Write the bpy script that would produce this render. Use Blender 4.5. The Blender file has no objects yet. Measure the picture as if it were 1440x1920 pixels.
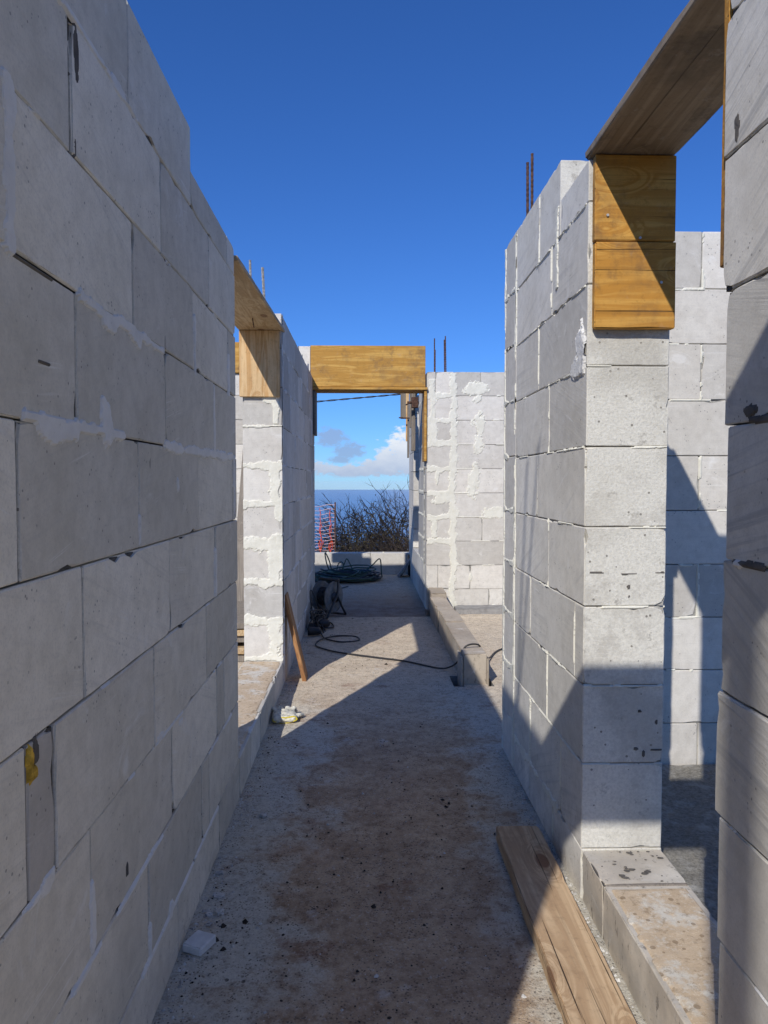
import bpy, bmesh, math, random
import numpy as np
from mathutils import Vector, Matrix

# ------------------------------------------------------------------ camera, sky, sun
S = bpy.context.scene
COL = S.collection
EYE = 1.33
cam_d = bpy.data.cameras.new('camera'); cam = bpy.data.objects.new('camera', cam_d); COL.objects.link(cam)
cam_d.sensor_fit = 'VERTICAL'; cam_d.sensor_height = 24.0; cam_d.lens = 1380 / 1920 * 24
cam_d.clip_start = .05; cam_d.clip_end = 120000
cam.location = (0, 0, EYE)
cam.rotation_euler = (math.radians(90 - 2.365), 0, -math.atan(38 / 1380))
S.camera = cam

SUN_AZ, SUN_EL = math.radians(24.4), math.radians(37.2)      # light travels towards +Y and a little towards +X
SUN_S, SKY_S = 3.95, 0.102
S.view_settings.view_transform = 'Standard'; S.view_settings.look = 'None'
S.view_settings.exposure = 0.0; S.view_settings.gamma = 1; S.view_settings.use_curve_mapping = False
S.cycles.max_bounces = 6; S.cycles.diffuse_bounces = 4; S.cycles.volume_bounces = 0
S.cycles.use_denoising = True

W = bpy.data.worlds.new('World'); S.world = W; W.use_nodes = True
wn, wl = W.node_tree.nodes, W.node_tree.links
wn.clear()
def wnode(t, **kw):
    n = wn.new(t)
    for k, v in kw.items(): setattr(n, k, v)
    return n
def wmath(op, a, b=None, c=None, clamp=False):
    n = wn.new('ShaderNodeMath'); n.operation = op; n.use_clamp = clamp
    for i, v in enumerate((a, b, c)):
        if v is None: continue
        if isinstance(v, (int, float)): n.inputs[i].default_value = v
        else: wl.new(v, n.inputs[i])
    return n.outputs[0]
sky = wnode('ShaderNodeTexSky', sky_type='NISHITA'); sky.sun_disc = False
sky.sun_elevation = SUN_EL; sky.sun_rotation = math.pi + SUN_AZ
sky.altitude = 450; sky.air_density = 1.0; sky.dust_density = 0.25; sky.ozone_density = 3.0
hsv = wnode('ShaderNodeHueSaturation'); hsv.inputs['Saturation'].default_value = 1.03
hsv.inputs['Value'].default_value = 1.0
tint = wnode('ShaderNodeMixRGB', blend_type='MULTIPLY'); tint.inputs[0].default_value = 1; tint.inputs[2].default_value = (.46, .765, 1.33, 1)   # camera white balance of the sky
wl.new(sky.outputs[0], tint.inputs[1]); wl.new(tint.outputs[0], hsv.inputs['Color'])
tc = wnode('ShaderNodeTexCoord'); sp = wnode('ShaderNodeSeparateXYZ'); wl.new(tc.outputs['Generated'], sp.inputs[0])
dip = wnode('ShaderNodeVectorMath', operation='ADD'); wl.new(tc.outputs['Generated'], dip.inputs[0]); dip.inputs[1].default_value = (0, 0, .0125)   # the horizon of a high place lies below eye level
dipn = wnode('ShaderNodeVectorMath', operation='NORMALIZE'); wl.new(dip.outputs[0], dipn.inputs[0]); wl.new(dipn.outputs[0], sky.inputs['Vector'])
az = wmath('ARCTAN2', sp.outputs[0], sp.outputs[1]); el = wmath('ARCSINE', sp.outputs[2])
cv = wnode('ShaderNodeCombineXYZ'); wl.new(az, cv.inputs[0]); wl.new(el, cv.inputs[1])
stretch = wnode('ShaderNodeVectorMath', operation='MULTIPLY'); wl.new(cv.outputs[0], stretch.inputs[0]); stretch.inputs[1].default_value = (1, 1.7, 1)
n1 = wnode('ShaderNodeTexNoise'); wl.new(stretch.outputs[0], n1.inputs['Vector'])
n1.inputs['Scale'].default_value = 58; n1.inputs['Detail'].default_value = 9; n1.inputs['Roughness'].default_value = .62
n2 = wnode('ShaderNodeTexNoise'); wl.new(stretch.outputs[0], n2.inputs['Vector'])
n2.inputs['Scale'].default_value = 5; n2.inputs['Detail'].default_value = 3
def blob(u, v, ru, rv):
    s = wnode('ShaderNodeVectorMath', operation='SUBTRACT'); wl.new(cv.outputs[0], s.inputs[0]); s.inputs[1].default_value = (u, v, 0)
    m = wnode('ShaderNodeVectorMath', operation='MULTIPLY'); wl.new(s.outputs[0], m.inputs[0]); m.inputs[1].default_value = (1 / ru, 1 / rv, 0)
    l = wnode('ShaderNodeVectorMath', operation='LENGTH'); wl.new(m.outputs[0], l.inputs[0])
    return wmath('SUBTRACT', 1.0, l.outputs['Value'])
def union(lst):
    r = lst[0]
    for x in lst[1:]: r = wmath('MAXIMUM', r, x)
    return r
P = lambda x, y: ((x - 682) / 1380, (903 - y) / 1380)
def blobs(l): return union([blob(*P(x, y), rx / 1380, ry / 1380) for x, y, rx, ry in l])
white = blobs([(790, 838, 62, 36), (752, 862, 52, 27), (722, 876, 55, 17), (655, 884, 52, 12), (860, 850, 90, 50), (980, 872, 120, 26), (560, 876, 60, 15), (420, 866, 110, 22)])
grey = blobs([(622, 822, 34, 20), (655, 845, 34, 18), (636, 862, 22, 8), (520, 800, 46, 18)])
nz = wmath('MULTIPLY', wmath('SUBTRACT', n1.outputs['Fac'], .5), 2.4)
flat_cut = wmath('MULTIPLY', wmath('SUBTRACT', el, (903 - 897) / 1380), 260, clamp=True)
wm = wmath('MULTIPLY', wmath('MULTIPLY', wmath('ADD', wmath('ADD', white, nz), .14), 3.0, clamp=True), flat_cut)
gm = wmath('MULTIPLY', wmath('MULTIPLY', wmath('ADD', wmath('ADD', grey, nz), .06), 2.0, clamp=True), .7)
# other broken cloud low above the horizon all round
far_az = wmath('MULTIPLY', wmath('SUBTRACT', wmath('ABSOLUTE', az), .35), 4, clamp=True)
band = wmath('SUBTRACT', 1, wmath('MULTIPLY', wmath('ABSOLUTE', wmath('SUBTRACT', el, .055)), 18))
om = wmath('MULTIPLY', wmath('MULTIPLY', wmath('ADD', wmath('ADD', band, nz), wmath('MULTIPLY', wmath('SUBTRACT', n2.outputs['Fac'], .62), 6)), 1.5, clamp=True), far_az)
wm = wmath('MAXIMUM', wm, om)
shade = wmath('ADD', wmath('MULTIPLY', wmath('SUBTRACT', el, .006), 19), wmath('MULTIPLY', nz, .25), clamp=True)
cr = wnode('ShaderNodeMixRGB'); wl.new(shade, cr.inputs[0]); cr.inputs[1].default_value = (.42, .51, .70, 1); cr.inputs[2].default_value = (.86, .89, .93, 1)
m1 = wnode('ShaderNodeMixRGB'); wl.new(gm, m1.inputs[0]); m1.inputs[2].default_value = (.30, .40, .62, 1)
m2 = wnode('ShaderNodeMixRGB'); wl.new(wmath('MULTIPLY', wm, .93), m2.inputs[0])
bg = wnode('ShaderNodeBackground'); out = wnode('ShaderNodeOutputWorld')
bg.inputs['Strength'].default_value = SKY_S
# cloud colours are divided by the strength, so they keep a physical radiance
def boost(src):
    m = wnode('ShaderNodeVectorMath', operation='SCALE'); wl.new(src, m.inputs[0]); m.inputs['Scale'].default_value = 1 / SKY_S; return m.outputs[0]
wl.new(hsv.outputs[0], m1.inputs[1])
g2 = wnode('ShaderNodeRGB'); g2.outputs[0].default_value = (.30, .40, .62, 1); wl.new(boost(g2.outputs[0]), m1.inputs[2])
wl.new(m1.outputs[0], m2.inputs[1]); wl.new(boost(cr.outputs[0]), m2.inputs[2])
wl.new(m2.outputs[0], bg.inputs['Color']); wl.new(bg.outputs[0], out.inputs['Surface'])

sun_d = bpy.data.lights.new('sun', 'SUN'); sun = bpy.data.objects.new('sun', sun_d); COL.objects.link(sun)
sun_d.energy = SUN_S; sun_d.angle = math.radians(.53); sun_d.color = (1, .965, .92)
d = Vector((math.sin(SUN_AZ) * math.cos(SUN_EL), math.cos(SUN_AZ) * math.cos(SUN_EL), -math.sin(SUN_EL)))
sun.rotation_euler = d.to_track_quat('-Z', 'Y').to_euler()

# ------------------------------------------------------------------ helpers
R = random.Random(7)
RN = np.random.RandomState(11)

def tag(o, label=None, cat=None, group=None, kind=None):
    if label: o['label'] = label
    if cat: o['category'] = cat
    if group: o['group'] = group
    if kind: o['kind'] = kind
    return o
def empty(name, loc=(0, 0, 0), rz=0):
    o = bpy.data.objects.new(name, None); COL.objects.link(o); o.location = loc; o.rotation_euler[2] = rz
    o.empty_display_size = .05
    return o
def mesh_obj(name, verts, faces, mat, parent=None, loc=None, smooth=False):
    me = bpy.data.meshes.new(name); me.from_pydata([tuple(v) for v in verts], [], [tuple(f) for f in faces]); me.update()
    if smooth: me.polygons.foreach_set('use_smooth', [True] * len(me.polygons))
    if mat: me.materials.append(mat)
    o = bpy.data.objects.new(name, me); COL.objects.link(o)
    if parent: o.parent = parent
    if loc is not None: o.location = loc
    return o

class MB:                                                     # collects shapes for ONE mesh object
    def __init__(s): s.v = []; s.f = []
    def add(s, v, f):
        n = len(s.v); s.v += [tuple(p) for p in v]; s.f += [tuple(i + n for i in q) for q in f]
    def box(s, lo, hi):
        x0, y0, z0 = lo; x1, y1, z1 = hi
        s.add([(x0, y0, z0), (x1, y0, z0), (x1, y1, z0), (x0, y1, z0), (x0, y0, z1), (x1, y0, z1), (x1, y1, z1), (x0, y1, z1)],
              [(0, 3, 2, 1), (4, 5, 6, 7), (0, 1, 5, 4), (1, 2, 6, 5), (2, 3, 7, 6), (3, 0, 4, 7)])
    def tube(s, pts, r, n=6, r2=None, ribs=False, cap=True):
        pts = [Vector(p) for p in pts]; m = len(pts); vs = []; fs = []
        up = Vector((0, 0, 1))
        for i, p in enumerate(pts):
            t = (pts[min(i + 1, m - 1)] - pts[max(i - 1, 0)])
            if t.length < 1e-9: t = Vector((0, 0, 1))
            t.normalize()
            a = t.cross(up if abs(t.z) < .9 else Vector((1, 0, 0))).normalized(); b = t.cross(a)
            rr = r if r2 is None else r + (r2 - r) * i / max(1, m - 1)
            if ribs and i % 2: rr *= 1.22
            for k in range(n):
                an = 2 * math.pi * k / n
                vs.append(p + a * math.cos(an) * rr + b * math.sin(an) * rr)
        for i in range(m - 1):
            for k in range(n):
                k2 = (k + 1) % n
                fs.append((i * n + k, i * n + k2, (i + 1) * n + k2, (i + 1) * n + k))
        if cap: fs += [tuple(range(n))[::-1], tuple((m - 1) * n + k for k in range(n))]
        s.add(vs, fs)
    def build(s, name, mat, parent=None, smooth=False, loc=None): return mesh_obj(name, s.v, s.f, mat, parent, loc, smooth)

def smooth_path(pts, k=8):
    pts = [Vector(p) for p in pts]; P_ = [pts[0]] + pts + [pts[-1]]; o = []
    for i in range(1, len(P_) - 2):
        a, b, c, e = P_[i - 1], P_[i], P_[i + 1], P_[i + 2]
        for j in range(k):
            t = j / k
            o.append(.5 * ((2 * b) + (c - a) * t + (2 * a - 5 * b + 4 * c - e) * t * t + (3 * b - a - 3 * c + e) * t ** 3))
    return o + [pts[-1]]

# value noise on arrays
_perm = RN.rand(512, 512)
def vnoise(x, y):
    xi = np.floor(x).astype(int); yi = np.floor(y).astype(int); fx = x - xi; fy = y - yi
    fx = fx * fx * (3 - 2 * fx); fy = fy * fy * (3 - 2 * fy)
    g = lambda a, b: _perm[a % 512, b % 512]
    return (g(xi, yi) * (1 - fx) + g(xi + 1, yi) * fx) * (1 - fy) + (g(xi, yi + 1) * (1 - fx) + g(xi + 1, yi + 1) * fx) * fy
def fbm(x, y, o=4):
    x = np.asarray(x, float); y = np.asarray(y, float); s = 0; a = .5; t = 0
    for i in range(o):
        s = s + a * vnoise(x * 2 ** i + 17.3 * i, y * 2 ** i + 5.1 * i); t += a; a *= .5
    return s / t

# a box whose edges and corners are worn and chipped; broad faces stay flat
def worn_box(L, step=.05, ch=.0014, chip=.01, nchips=3, rng=RN):
    def lat(l):
        b = min(.0028, l * .25); n = max(1, int(round((l - 2 * b) / step)))
        inner = np.linspace(-l / 2 + b, l / 2 - b, n + 1)
        return np.concatenate([[-l / 2], inner, [l / 2]])
    A = [lat(l) for l in L]; n = [len(a) for a in A]
    idx = {}; V = []
    def vid(i, j, k):
        key = (i, j, k)
        if key not in idx: idx[key] = len(V); V.append(key)
        return idx[key]
    F = []
    for ax in range(3):
        a, b = [q for q in range(3) if q != ax]
        for side in (0, n[ax] - 1):
            for i in range(n[a] - 1):
                for j in range(n[b] - 1):
                    c = []
                    for di, dj in ((0, 0), (1, 0), (1, 1), (0, 1)):
                        key = [0, 0, 0]; key[ax] = side; key[a] = i + di; key[b] = j + dj; c.append(vid(*key))
                    flip = (side == 0) ^ (ax == 1)
                    F.append(c[::-1] if flip else c)
    K = np.array(V)
    X = np.stack([A[q][K[:, q]] for q in range(3)], 1)
    ext = np.stack([np.where(K[:, q] == 0, -1, np.where(K[:, q] == n[q] - 1, 1, 0)) for q in range(3)], 1)
    ring = np.stack([np.where(K[:, q] == 1, -1, np.where(K[:, q] == n[q] - 2, 1, 0)) for q in range(3)], 1)
    e = np.abs(ext).sum(1)
    pull = ch * (.5 + 1.1 * rng.rand(len(K)))
    # chips: pull stronger round a few edge points
    ei = np.where(e >= 2)[0]
    extra = np.zeros(len(K))
    for q in range(nchips):
        c = X[ei[rng.randint(len(ei))]]; rad = .012 + .03 * rng.rand(); dd = np.linalg.norm(X - c, axis=1)
        extra = np.maximum(extra, np.clip(1 - dd / rad, 0, 1) * chip * (.5 + rng.rand()))
    for q in range(3):
        m = (ext[:, q] != 0) & (e >= 2)
        X[m, q] -= ext[m, q] * (pull + extra)[m]
        m = (ring[:, q] != 0) & (e == 1)                        # line inside the rim wanders in the face plane
        X[m, q] -= ring[m, q] * ((rng.rand(m.sum()) * .0016 - .0003) + extra[m] * .8)
    return X, F

def slab(name, parent, lo, hi, mat, step=.08, ch=.0015, chip=.003, nchips=2, rot=None, label=None):
    lo = np.array(lo, float); hi = np.array(hi, float)
    X, F = worn_box(hi - lo, step, ch, chip, nchips)
    o = mesh_obj(name, X, F, mat, parent, tuple((lo + hi) / 2))
    if rot: o.rotation_euler = rot
    if label: o['label'] = label
    return o

# ------------------------------------------------------------------ materials
class N:
    def __init__(s, name, rough=.9, spec=.2):
        s.m = bpy.data.materials.new(name); s.m.use_nodes = True; s.t = s.m.node_tree
        s.b = s.t.nodes['Principled BSDF']; s.b.inputs['Roughness'].default_value = rough
        s.b.inputs['Specular IOR Level'].default_value = spec
    def n(s, t, **kw):
        o = s.t.nodes.new('ShaderNode' + t)
        for k, v in kw.items(): setattr(o, k, v)
        return o
    def l(s, a, b): s.t.links.new(a, b)
    def math(s, op, a, b=None, clamp=False):
        o = s.n('Math', operation=op, use_clamp=clamp)
        for i, v in enumerate((a, b)):
            if v is None: continue
            if isinstance(v, (int, float)): o.inputs[i].default_value = v
            else: s.l(v, o.inputs[i])
        return o.outputs[0]
    def mix(s, fac, a, b, mode='MIX'):
        o = s.n('MixRGB', blend_type=mode)
        for i, v in enumerate((fac, a, b)):
            if isinstance(v, (int, float)): o.inputs[i].default_value = v
            elif isinstance(v, tuple): o.inputs[i].default_value = (*v[:3], 1)
            else: s.l(v, o.inputs[i])
        return o.outputs[0]
    def coords(s, kind='Object', rnd=True, scale=(1, 1, 1), rot=(0, 0, 0)):
        tcn = s.n('TexCoord'); mp = s.n('Mapping'); s.l(tcn.outputs[kind], mp.inputs[0])
        mp.inputs['Scale'].default_value = scale; mp.inputs['Rotation'].default_value = rot
        if rnd:
            oi = s.n('ObjectInfo'); v = s.n('VectorMath', operation='SCALE'); v.inputs[0].default_value = (31, 17, 23)
            s.l(oi.outputs['Random'], v.inputs['Scale']); a = s.n('VectorMath', operation='ADD')
            s.l(mp.outputs[0], a.inputs[0]); s.l(v.outputs[0], a.inputs[1]); return a.outputs[0]
        return mp.outputs[0]
    def world(s):
        g = s.n('NewGeometry'); return g.outputs['Position']
    def noise(s, vec, scale, detail=4, rough=.55, dist=0):
        o = s.n('TexNoise'); s.l(vec, o.inputs['Vector']); o.inputs['Scale'].default_value = scale
        o.inputs['Detail'].default_value = detail; o.inputs['Roughness'].default_value = rough; o.inputs['Distortion'].default_value = dist
        return o.outputs['Fac']
    def vor(s, vec, scale, feature='F1'):
        o = s.n('TexVoronoi', feature=feature); s.l(vec, o.inputs['Vector']); o.inputs['Scale'].default_value = scale
        return o.outputs['Distance']
    def ramp(s, fac, a, b):                                    # smooth 0..1 between a and b
        o = s.n('MapRange', interpolation_type='SMOOTHSTEP'); s.l(fac, o.inputs[0])
        o.inputs[1].default_value = a; o.inputs[2].default_value = b; return o.outputs[0]
    def bump(s, h, strength=.5, dist=.002, prev=None):
        o = s.n('Bump'); s.l(h, o.inputs['Height']); o.inputs['Strength'].default_value = strength; o.inputs['Distance'].default_value = dist
        if prev: s.l(prev, o.inputs['Normal'])
        return o.outputs[0]
    def done(s, col, nor=None, rough=None):
        if isinstance(col, tuple): s.b.inputs['Base Color'].default_value = (*col, 1)
        else: s.l(col, s.b.inputs['Base Color'])
        if nor: s.l(nor, s.b.inputs['Normal'])
        return s.m

def aac(name, col=(.54, .54, .53), warm=(.50, .485, .455), end=None, stri=.35, dirt=1.0, speck=1.0, tilt=.35, stri_axis='Z', spots=.5):
    """autoclaved block: sawn faces, fine pores, faint saw striations, blotches, splashes near the floor"""
    m = N(name, .95, .12)
    c = m.coords(); w = m.world(); oi = m.n('ObjectInfo')
    rnd = oi.outputs['Random']
    base = m.mix(m.ramp(m.noise(c, 3.2, 4), .35, .68), col, warm)
    # block to block tone
    hs = m.n('HueSaturation'); m.l(base, hs.inputs['Color']); m.l(m.math('ADD', m.math('MULTIPLY', rnd, .32), .82), hs.inputs['Value']); base = hs.outputs[0]
    fine = m.noise(c, 190, 3, .7); mid = m.noise(c, 22, 5, .65)
    base = m.mix(m.ramp(mid, .3, .75), base, m.mix(1, base, (.86, .855, .845), 'MULTIPLY'))
    base = m.mix(m.math('MULTIPLY', m.ramp(fine, .45, .7), .22), base, (.33, .325, .31))
    # saw striations, direction differs per block
    tcn = m.n('TexCoord'); vr = m.n('VectorRotate', rotation_type='X_AXIS'); m.l(tcn.outputs['Object'], vr.inputs['Vector'])
    m.l(m.math('MULTIPLY', m.math('SUBTRACT', rnd, .5), tilt * 2), vr.inputs['Angle'])
    st = m.n('Mapping'); m.l(vr.outputs[0], st.inputs[0]); st.inputs['Scale'].default_value = (2, 2.2, 75) if stri_axis == 'Z' else (2, 75, 2.2)
    sn = m.noise(st.outputs[0], 1.0, 5, .6, .3)
    stm = m.math('MULTIPLY', m.ramp(m.noise(c, 2.3, 2), .33, .55), stri)
    base = m.mix(m.math('MULTIPLY', m.math('MULTIPLY', m.ramp(sn, .48, .72), stm), .55), base, (.40, .385, .355))
    # pale dust scrapes and faint grey stains
    base = m.mix(m.math('MULTIPLY', m.ramp(m.noise(c, 6.5, 6, .7, 1.2), .58, .72), .5), base, (.79, .77, .72))
    base = m.mix(m.math('MULTIPLY', m.ramp(m.noise(w, 1.7, 6, .68), .50, .74), .42 * dirt), base, (.36, .33, .28))
    sc_ = m.n('Mapping'); m.l(vr.outputs[0], sc_.inputs[0]); sc_.inputs['Rotation'].default_value = (.5, 0, 0); sc_.inputs['Scale'].default_value = (3, 3.5, 120)
    scr = m.math('MULTIPLY', m.ramp(m.noise(sc_.outputs[0], 1, 4, .65, .5), .60, .68), m.ramp(m.noise(c, 4.1, 3), .52, .66))
    base = m.mix(m.math('MULTIPLY', scr, .5), base, (.80, .78, .73))
    # pores and nicks
    pr = m.vor(c, 62); pm = m.math('MULTIPLY', m.math('LESS_THAN', pr, .16), m.ramp(m.noise(c, 11, 2), .52, .62))
    base = m.mix(m.math('MULTIPLY', pm, .65), base, (.17, .16, .15))
    nk = m.coords(scale=(1, 1, .35)); nv = m.vor(nk, 9.5)
    nm = m.math('MULTIPLY', m.math('LESS_THAN', nv, .085), m.math('GREATER_THAN', m.noise(c, 3.7, 1), .60 - .04 * speck))
    base = m.mix(m.math('MULTIPLY', nm, .8 * spots), base, (.10, .09, .08))
    # splashes low on the wall: world height
    sz = m.n('SeparateXYZ'); m.l(w, sz.inputs[0])
    low = m.math('MULTIPLY', m.ramp(sz.outputs[2], .42, .0), dirt)
    mp = m.n('Mapping'); m.l(w, mp.inputs[0]); mp.inputs['Scale'].default_value = (1, 1, .38)
    spn = m.ramp(m.noise(mp.outputs[0], 38, 6, .75), .58, .66)
    base = m.mix(m.math('MULTIPLY', m.math('MULTIPLY', spn, low), .75), base, (.12, .105, .09))
    base = m.mix(m.math('MULTIPLY', m.math('MULTIPLY', low, m.ramp(m.noise(w, 7, 4), .35, .65)), .45), base, (.33, .30, .255))
    rough = fine
    nor = m.bump(m.math('MULTIPLY', sn, stm), .55, .003)
    nor = m.bump(fine, .35, .0012, nor); nor = m.bump(mid, .25, .002, nor)
    inv = m.math('SUBTRACT', 1, m.math('MAXIMUM', pm, nm)); nor = m.bump(inv, .7, .003, nor)
    if end:                                                    # broken / cut end faces are grainy and creamier
        tn = m.n('TexCoord'); s2 = m.n('SeparateXYZ'); m.l(tn.outputs['Normal'], s2.inputs[0])
        ef = m.math('GREATER_THAN', m.math('ABSOLUTE', s2.outputs[1]), .6)
        g = m.noise(c, 120, 4, .75)
        ec = m.mix(m.ramp(g, .35, .7), end, tuple(v * .80 for v in end))
        ec = m.mix(m.math('MULTIPLY', m.ramp(m.noise(c, 7, 6, .72), .50, .68), .5), ec, (.40, .37, .315))
        ec = m.mix(m.math('MULTIPLY', m.ramp(m.noise(c, 15, 5, .65), .60, .72), .6), ec, (.27, .245, .205))
        ec = m.mix(m.math('MULTIPLY', m.ramp(m.noise(c, 55, 5, .8), .58, .66), .45), ec, (.80, .77, .68))
        ec = m.mix(m.math('MULTIPLY', m.math('LESS_THAN', m.vor(c, 26), .10), .75), ec, (.12, .105, .085))
        ec = m.mix(m.math('MULTIPLY', m.ramp(m.noise(w, 2.6, 5, .6), .48, .66), .6 * dirt), ec, (.36, .33, .27))
        base = m.mix(ef, base, ec)
        nb = m.bump(m.math('MULTIPLY', g, ef), .6, .004, nor); nor = nb
    return m.done(base, nor)

def plain(name, col, rough=.6, spec=.4, var=.15, scale=25, bump=.2, metal=0):
    m = N(name, rough, spec); c = m.coords()
    b = m.mix(m.ramp(m.noise(c, scale, 5), .3, .7), tuple(min(1, v * (1 + var)) for v in col), tuple(v * (1 - var) for v in col))
    m.b.inputs['Metallic'].default_value = metal
    return m.done(b, m.bump(m.noise(c, scale * 4, 3), bump, .002))

def wood(name, c1, c2, axis='Y', ring=9, dirt=(.1, .085, .07), dirt_amt=.35, knots=True, grey=0, rough=.7, cem=0.0, coarse=1.0, cracks=0.0):
    """axis = grain direction in the object's own axes"""
    m = N(name, rough, .25)
    sc = {'X': (.9, 14, 14), 'Y': (14, .9, 14), 'Z': (14, 14, .9)}[axis]
    ks = {'X': (.42, 1, 1), 'Y': (1, .42, 1), 'Z': (1, 1, .42)}[axis]
    c0 = m.coords(); g = m.coords(scale=sc)
    kc = m.coords(scale=ks); kd = m.vor(kc, 6.0)
    bend = m.ramp(kd, .42, .0)
    # knots push the grain aside
    add = m.n('VectorMath', operation='ADD'); m.l(g, add.inputs[0]); cb = m.n('CombineXYZ')
    kb = m.math('MULTIPLY', bend, 2.2 if knots else .2)
    for i in range(3): m.l(kb, cb.inputs[i])
    m.l(cb.outputs[0], add.inputs[1])
    n1_ = m.noise(add.outputs[0], .9 * coarse, 6, .6, .8); wv = m.math('FRACT', m.math('MULTIPLY', n1_, ring)); wv = m.ramp(m.math('ABSOLUTE', m.math('SUBTRACT', wv, .5)), .02, .45)
    base = m.mix(wv, c1, c2)
    fg = m.coords(scale=tuple(v * 9 if v > 1 else v * 2 for v in sc)); fn = m.noise(fg, .9, 4, .6)
    base = m.mix(m.math('MULTIPLY', m.ramp(fn, .5, .72), .35), base, tuple(v * .45 for v in c2))
    base = m.mix(m.math('MULTIPLY', m.ramp(m.noise(c0, 30, 6, .8), .52, .66), .35), base, tuple(v * .5 for v in c2))
    base = m.mix(m.math('MULTIPLY', m.ramp(m.noise(c0, 2.8, 5, .7), .5, .68), dirt_amt * .5), base, dirt)
    if knots:
        kn = m.ramp(kd, .15, .10); base = m.mix(m.math('MULTIPLY', kn, .85), base, (c2[0] * .45, c2[1] * .33, c2[2] * .3))
    base = m.mix(m.math('MULTIPLY', m.ramp(m.noise(c0, 5.5, 6, .7), .5, .74), dirt_amt), base, dirt)
    if cem: base = m.mix(m.math('MULTIPLY', m.ramp(m.noise(c0, 14, 6, .75), .58, .70), cem), base, (.42, .40, .37))
    if grey: base = m.mix(grey, base, (.24, .225, .20))
    nor = m.bump(fn, .4, .0015)
    nor = m.bump(n1_, .3, .003, nor)
    if cracks:
        cg = m.coords(scale=tuple(v * 5 if v > 1 else v * .8 for v in sc)); ck = m.ramp(m.noise(cg, 1.0, 4, .55), .64, .69)
        base = m.mix(m.math('MULTIPLY', ck, cracks), base, (.045, .032, .022)); nor = m.bump(m.math('SUBTRACT', 1, ck), .9, .005, nor)
    return m.done(base, nor)

M = {}
M['aac_left'] = aac('aac_left', (.75, .70, .595), (.69, .64, .53), stri=.45, end=(.66, .64, .57), dirt=.6)
M['aac_right'] = aac('aac_right', (.745, .705, .62), (.69, .645, .555), end=(.70, .67, .58), stri=.6, dirt=.7, tilt=.7, spots=.35)
M['aac_dark'] = aac('aac_dark', (.52, .485, .43), (.45, .41, .35), stri=.3, dirt=.8, speck=2, spots=1)
M['aac_near'] = aac('aac_near', (.735, .695, .61), (.67, .625, .535), end=(.70, .66, .57), stri=1.3, dirt=.7, tilt=.6, spots=.35)
M['aac_cross'] = aac('aac_cross', (.70, .66, .58), (.65, .605, .525), stri=.35, dirt=.35, tilt=.08, spots=.3)
M['aac_column'] = aac('aac_column', (.67, .635, .565), (.61, .57, .50), stri=.2, dirt=.3, spots=.3)
M['aac_dirty'] = aac('aac_dirty', (.68, .60, .48), (.74, .69, .59), stri=.2, dirt=1.4, speck=1.6, spots=1)
def mortar(name, a, b):
    m = N(name, .95, .1); c = m.world()
    base = m.mix(m.ramp(m.noise(c, 14, 5, .65), .35, .7), a, b)
    base = m.mix(m.math('MULTIPLY', m.ramp(m.noise(c, 60, 5, .7), .6, .72), .4), base, tuple(v * .55 for v in b))
    return m.done(base, m.bump(m.noise(c, 90, 5, .7), .8, .004))
M['mortar'] = mortar('mortar', (.76, .73, .62), (.69, .66, .55))
M['mortar_grey'] = mortar('mortar_grey', (.76, .74, .69), (.68, .66, .61))
M['dark_mortar_nick_shade'] = mortar('dark_mortar_nick_shade', (.16, .145, .125), (.10, .09, .08))  # dark spatter, and painted shade inside notches and nicks
M['joint'] = mortar('joint', (.13, .12, .11), (.07, .065, .06))
M['joint_pale'] = mortar('joint_pale', (.42, .40, .35), (.20, .19, .165))
M['foam'] = plain('yellow_foam', (.50, .31, .05), .9, .1, .45, 60, .8)

m = N('concrete_floor', .93, .15); w = m.world()
sx = m.n('SeparateXYZ'); m.l(w, sx.inputs[0])
ctr = m.math('ABSOLUTE', m.math('SUBTRACT', sx.outputs[0], .12))
big = m.noise(w, 1.5, 5, .62); mid = m.noise(w, 6, 6, .7); fine = m.noise(w, 45, 5, .75); gr = m.noise(w, 170, 3, .7)
path = m.math('SUBTRACT', m.math('ADD', m.math('MULTIPLY', big, 1.0), m.math('MULTIPLY', mid, .35)), m.math('MULTIPLY', ctr, .95))
pale = m.ramp(sx.outputs[1], 3.4, 5.0)                          # the slab is cleaner and dustier further along
c_gr = m.mix(m.ramp(fine, .3, .7), (.60, .565, .47), (.47, .44, .365))
c_br = m.mix(m.ramp(mid, .3, .72), (.53, .395, .26), (.35, .24, .15))
base = m.mix(m.ramp(path, .18, .44), c_gr, c_br)
c_pale = m.mix(m.ramp(mid, .3, .7), (.74, .62, .455), (.63, .52, .38))
base = m.mix(m.math('MULTIPLY', pale, .9), base, c_pale)
base = m.mix(m.math('MULTIPLY', m.ramp(m.noise(w, 2.6, 6, .65), .54, .68), .6), base, m.mix(.5, base, (.52, .35, .23)))
base = m.mix(m.math('MULTIPLY', m.ramp(m.noise(w, 24, 7, .8), .48, .62), .5), base, m.mix(1, base, (.48, .43, .40), 'MULTIPLY'))
base = m.mix(m.math('MULTIPLY', m.ramp(m.noise(w, 55, 5, .8), .56, .66), .5), base, (.60, .57, .52))
base = m.mix(m.math('MULTIPLY', m.ramp(m.noise(w, 4.2, 5, .7), .60, .70), .4), base, (.66, .63, .58))
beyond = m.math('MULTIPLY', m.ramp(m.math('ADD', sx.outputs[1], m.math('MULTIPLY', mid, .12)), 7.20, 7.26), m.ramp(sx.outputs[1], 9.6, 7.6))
base = m.mix(m.math('MULTIPLY', beyond, m.ramp(sx.outputs[0], .95, .85)), base, m.mix(m.ramp(mid, .35, .65), (.26, .19, .14), (.36, .30, .24)))
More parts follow.
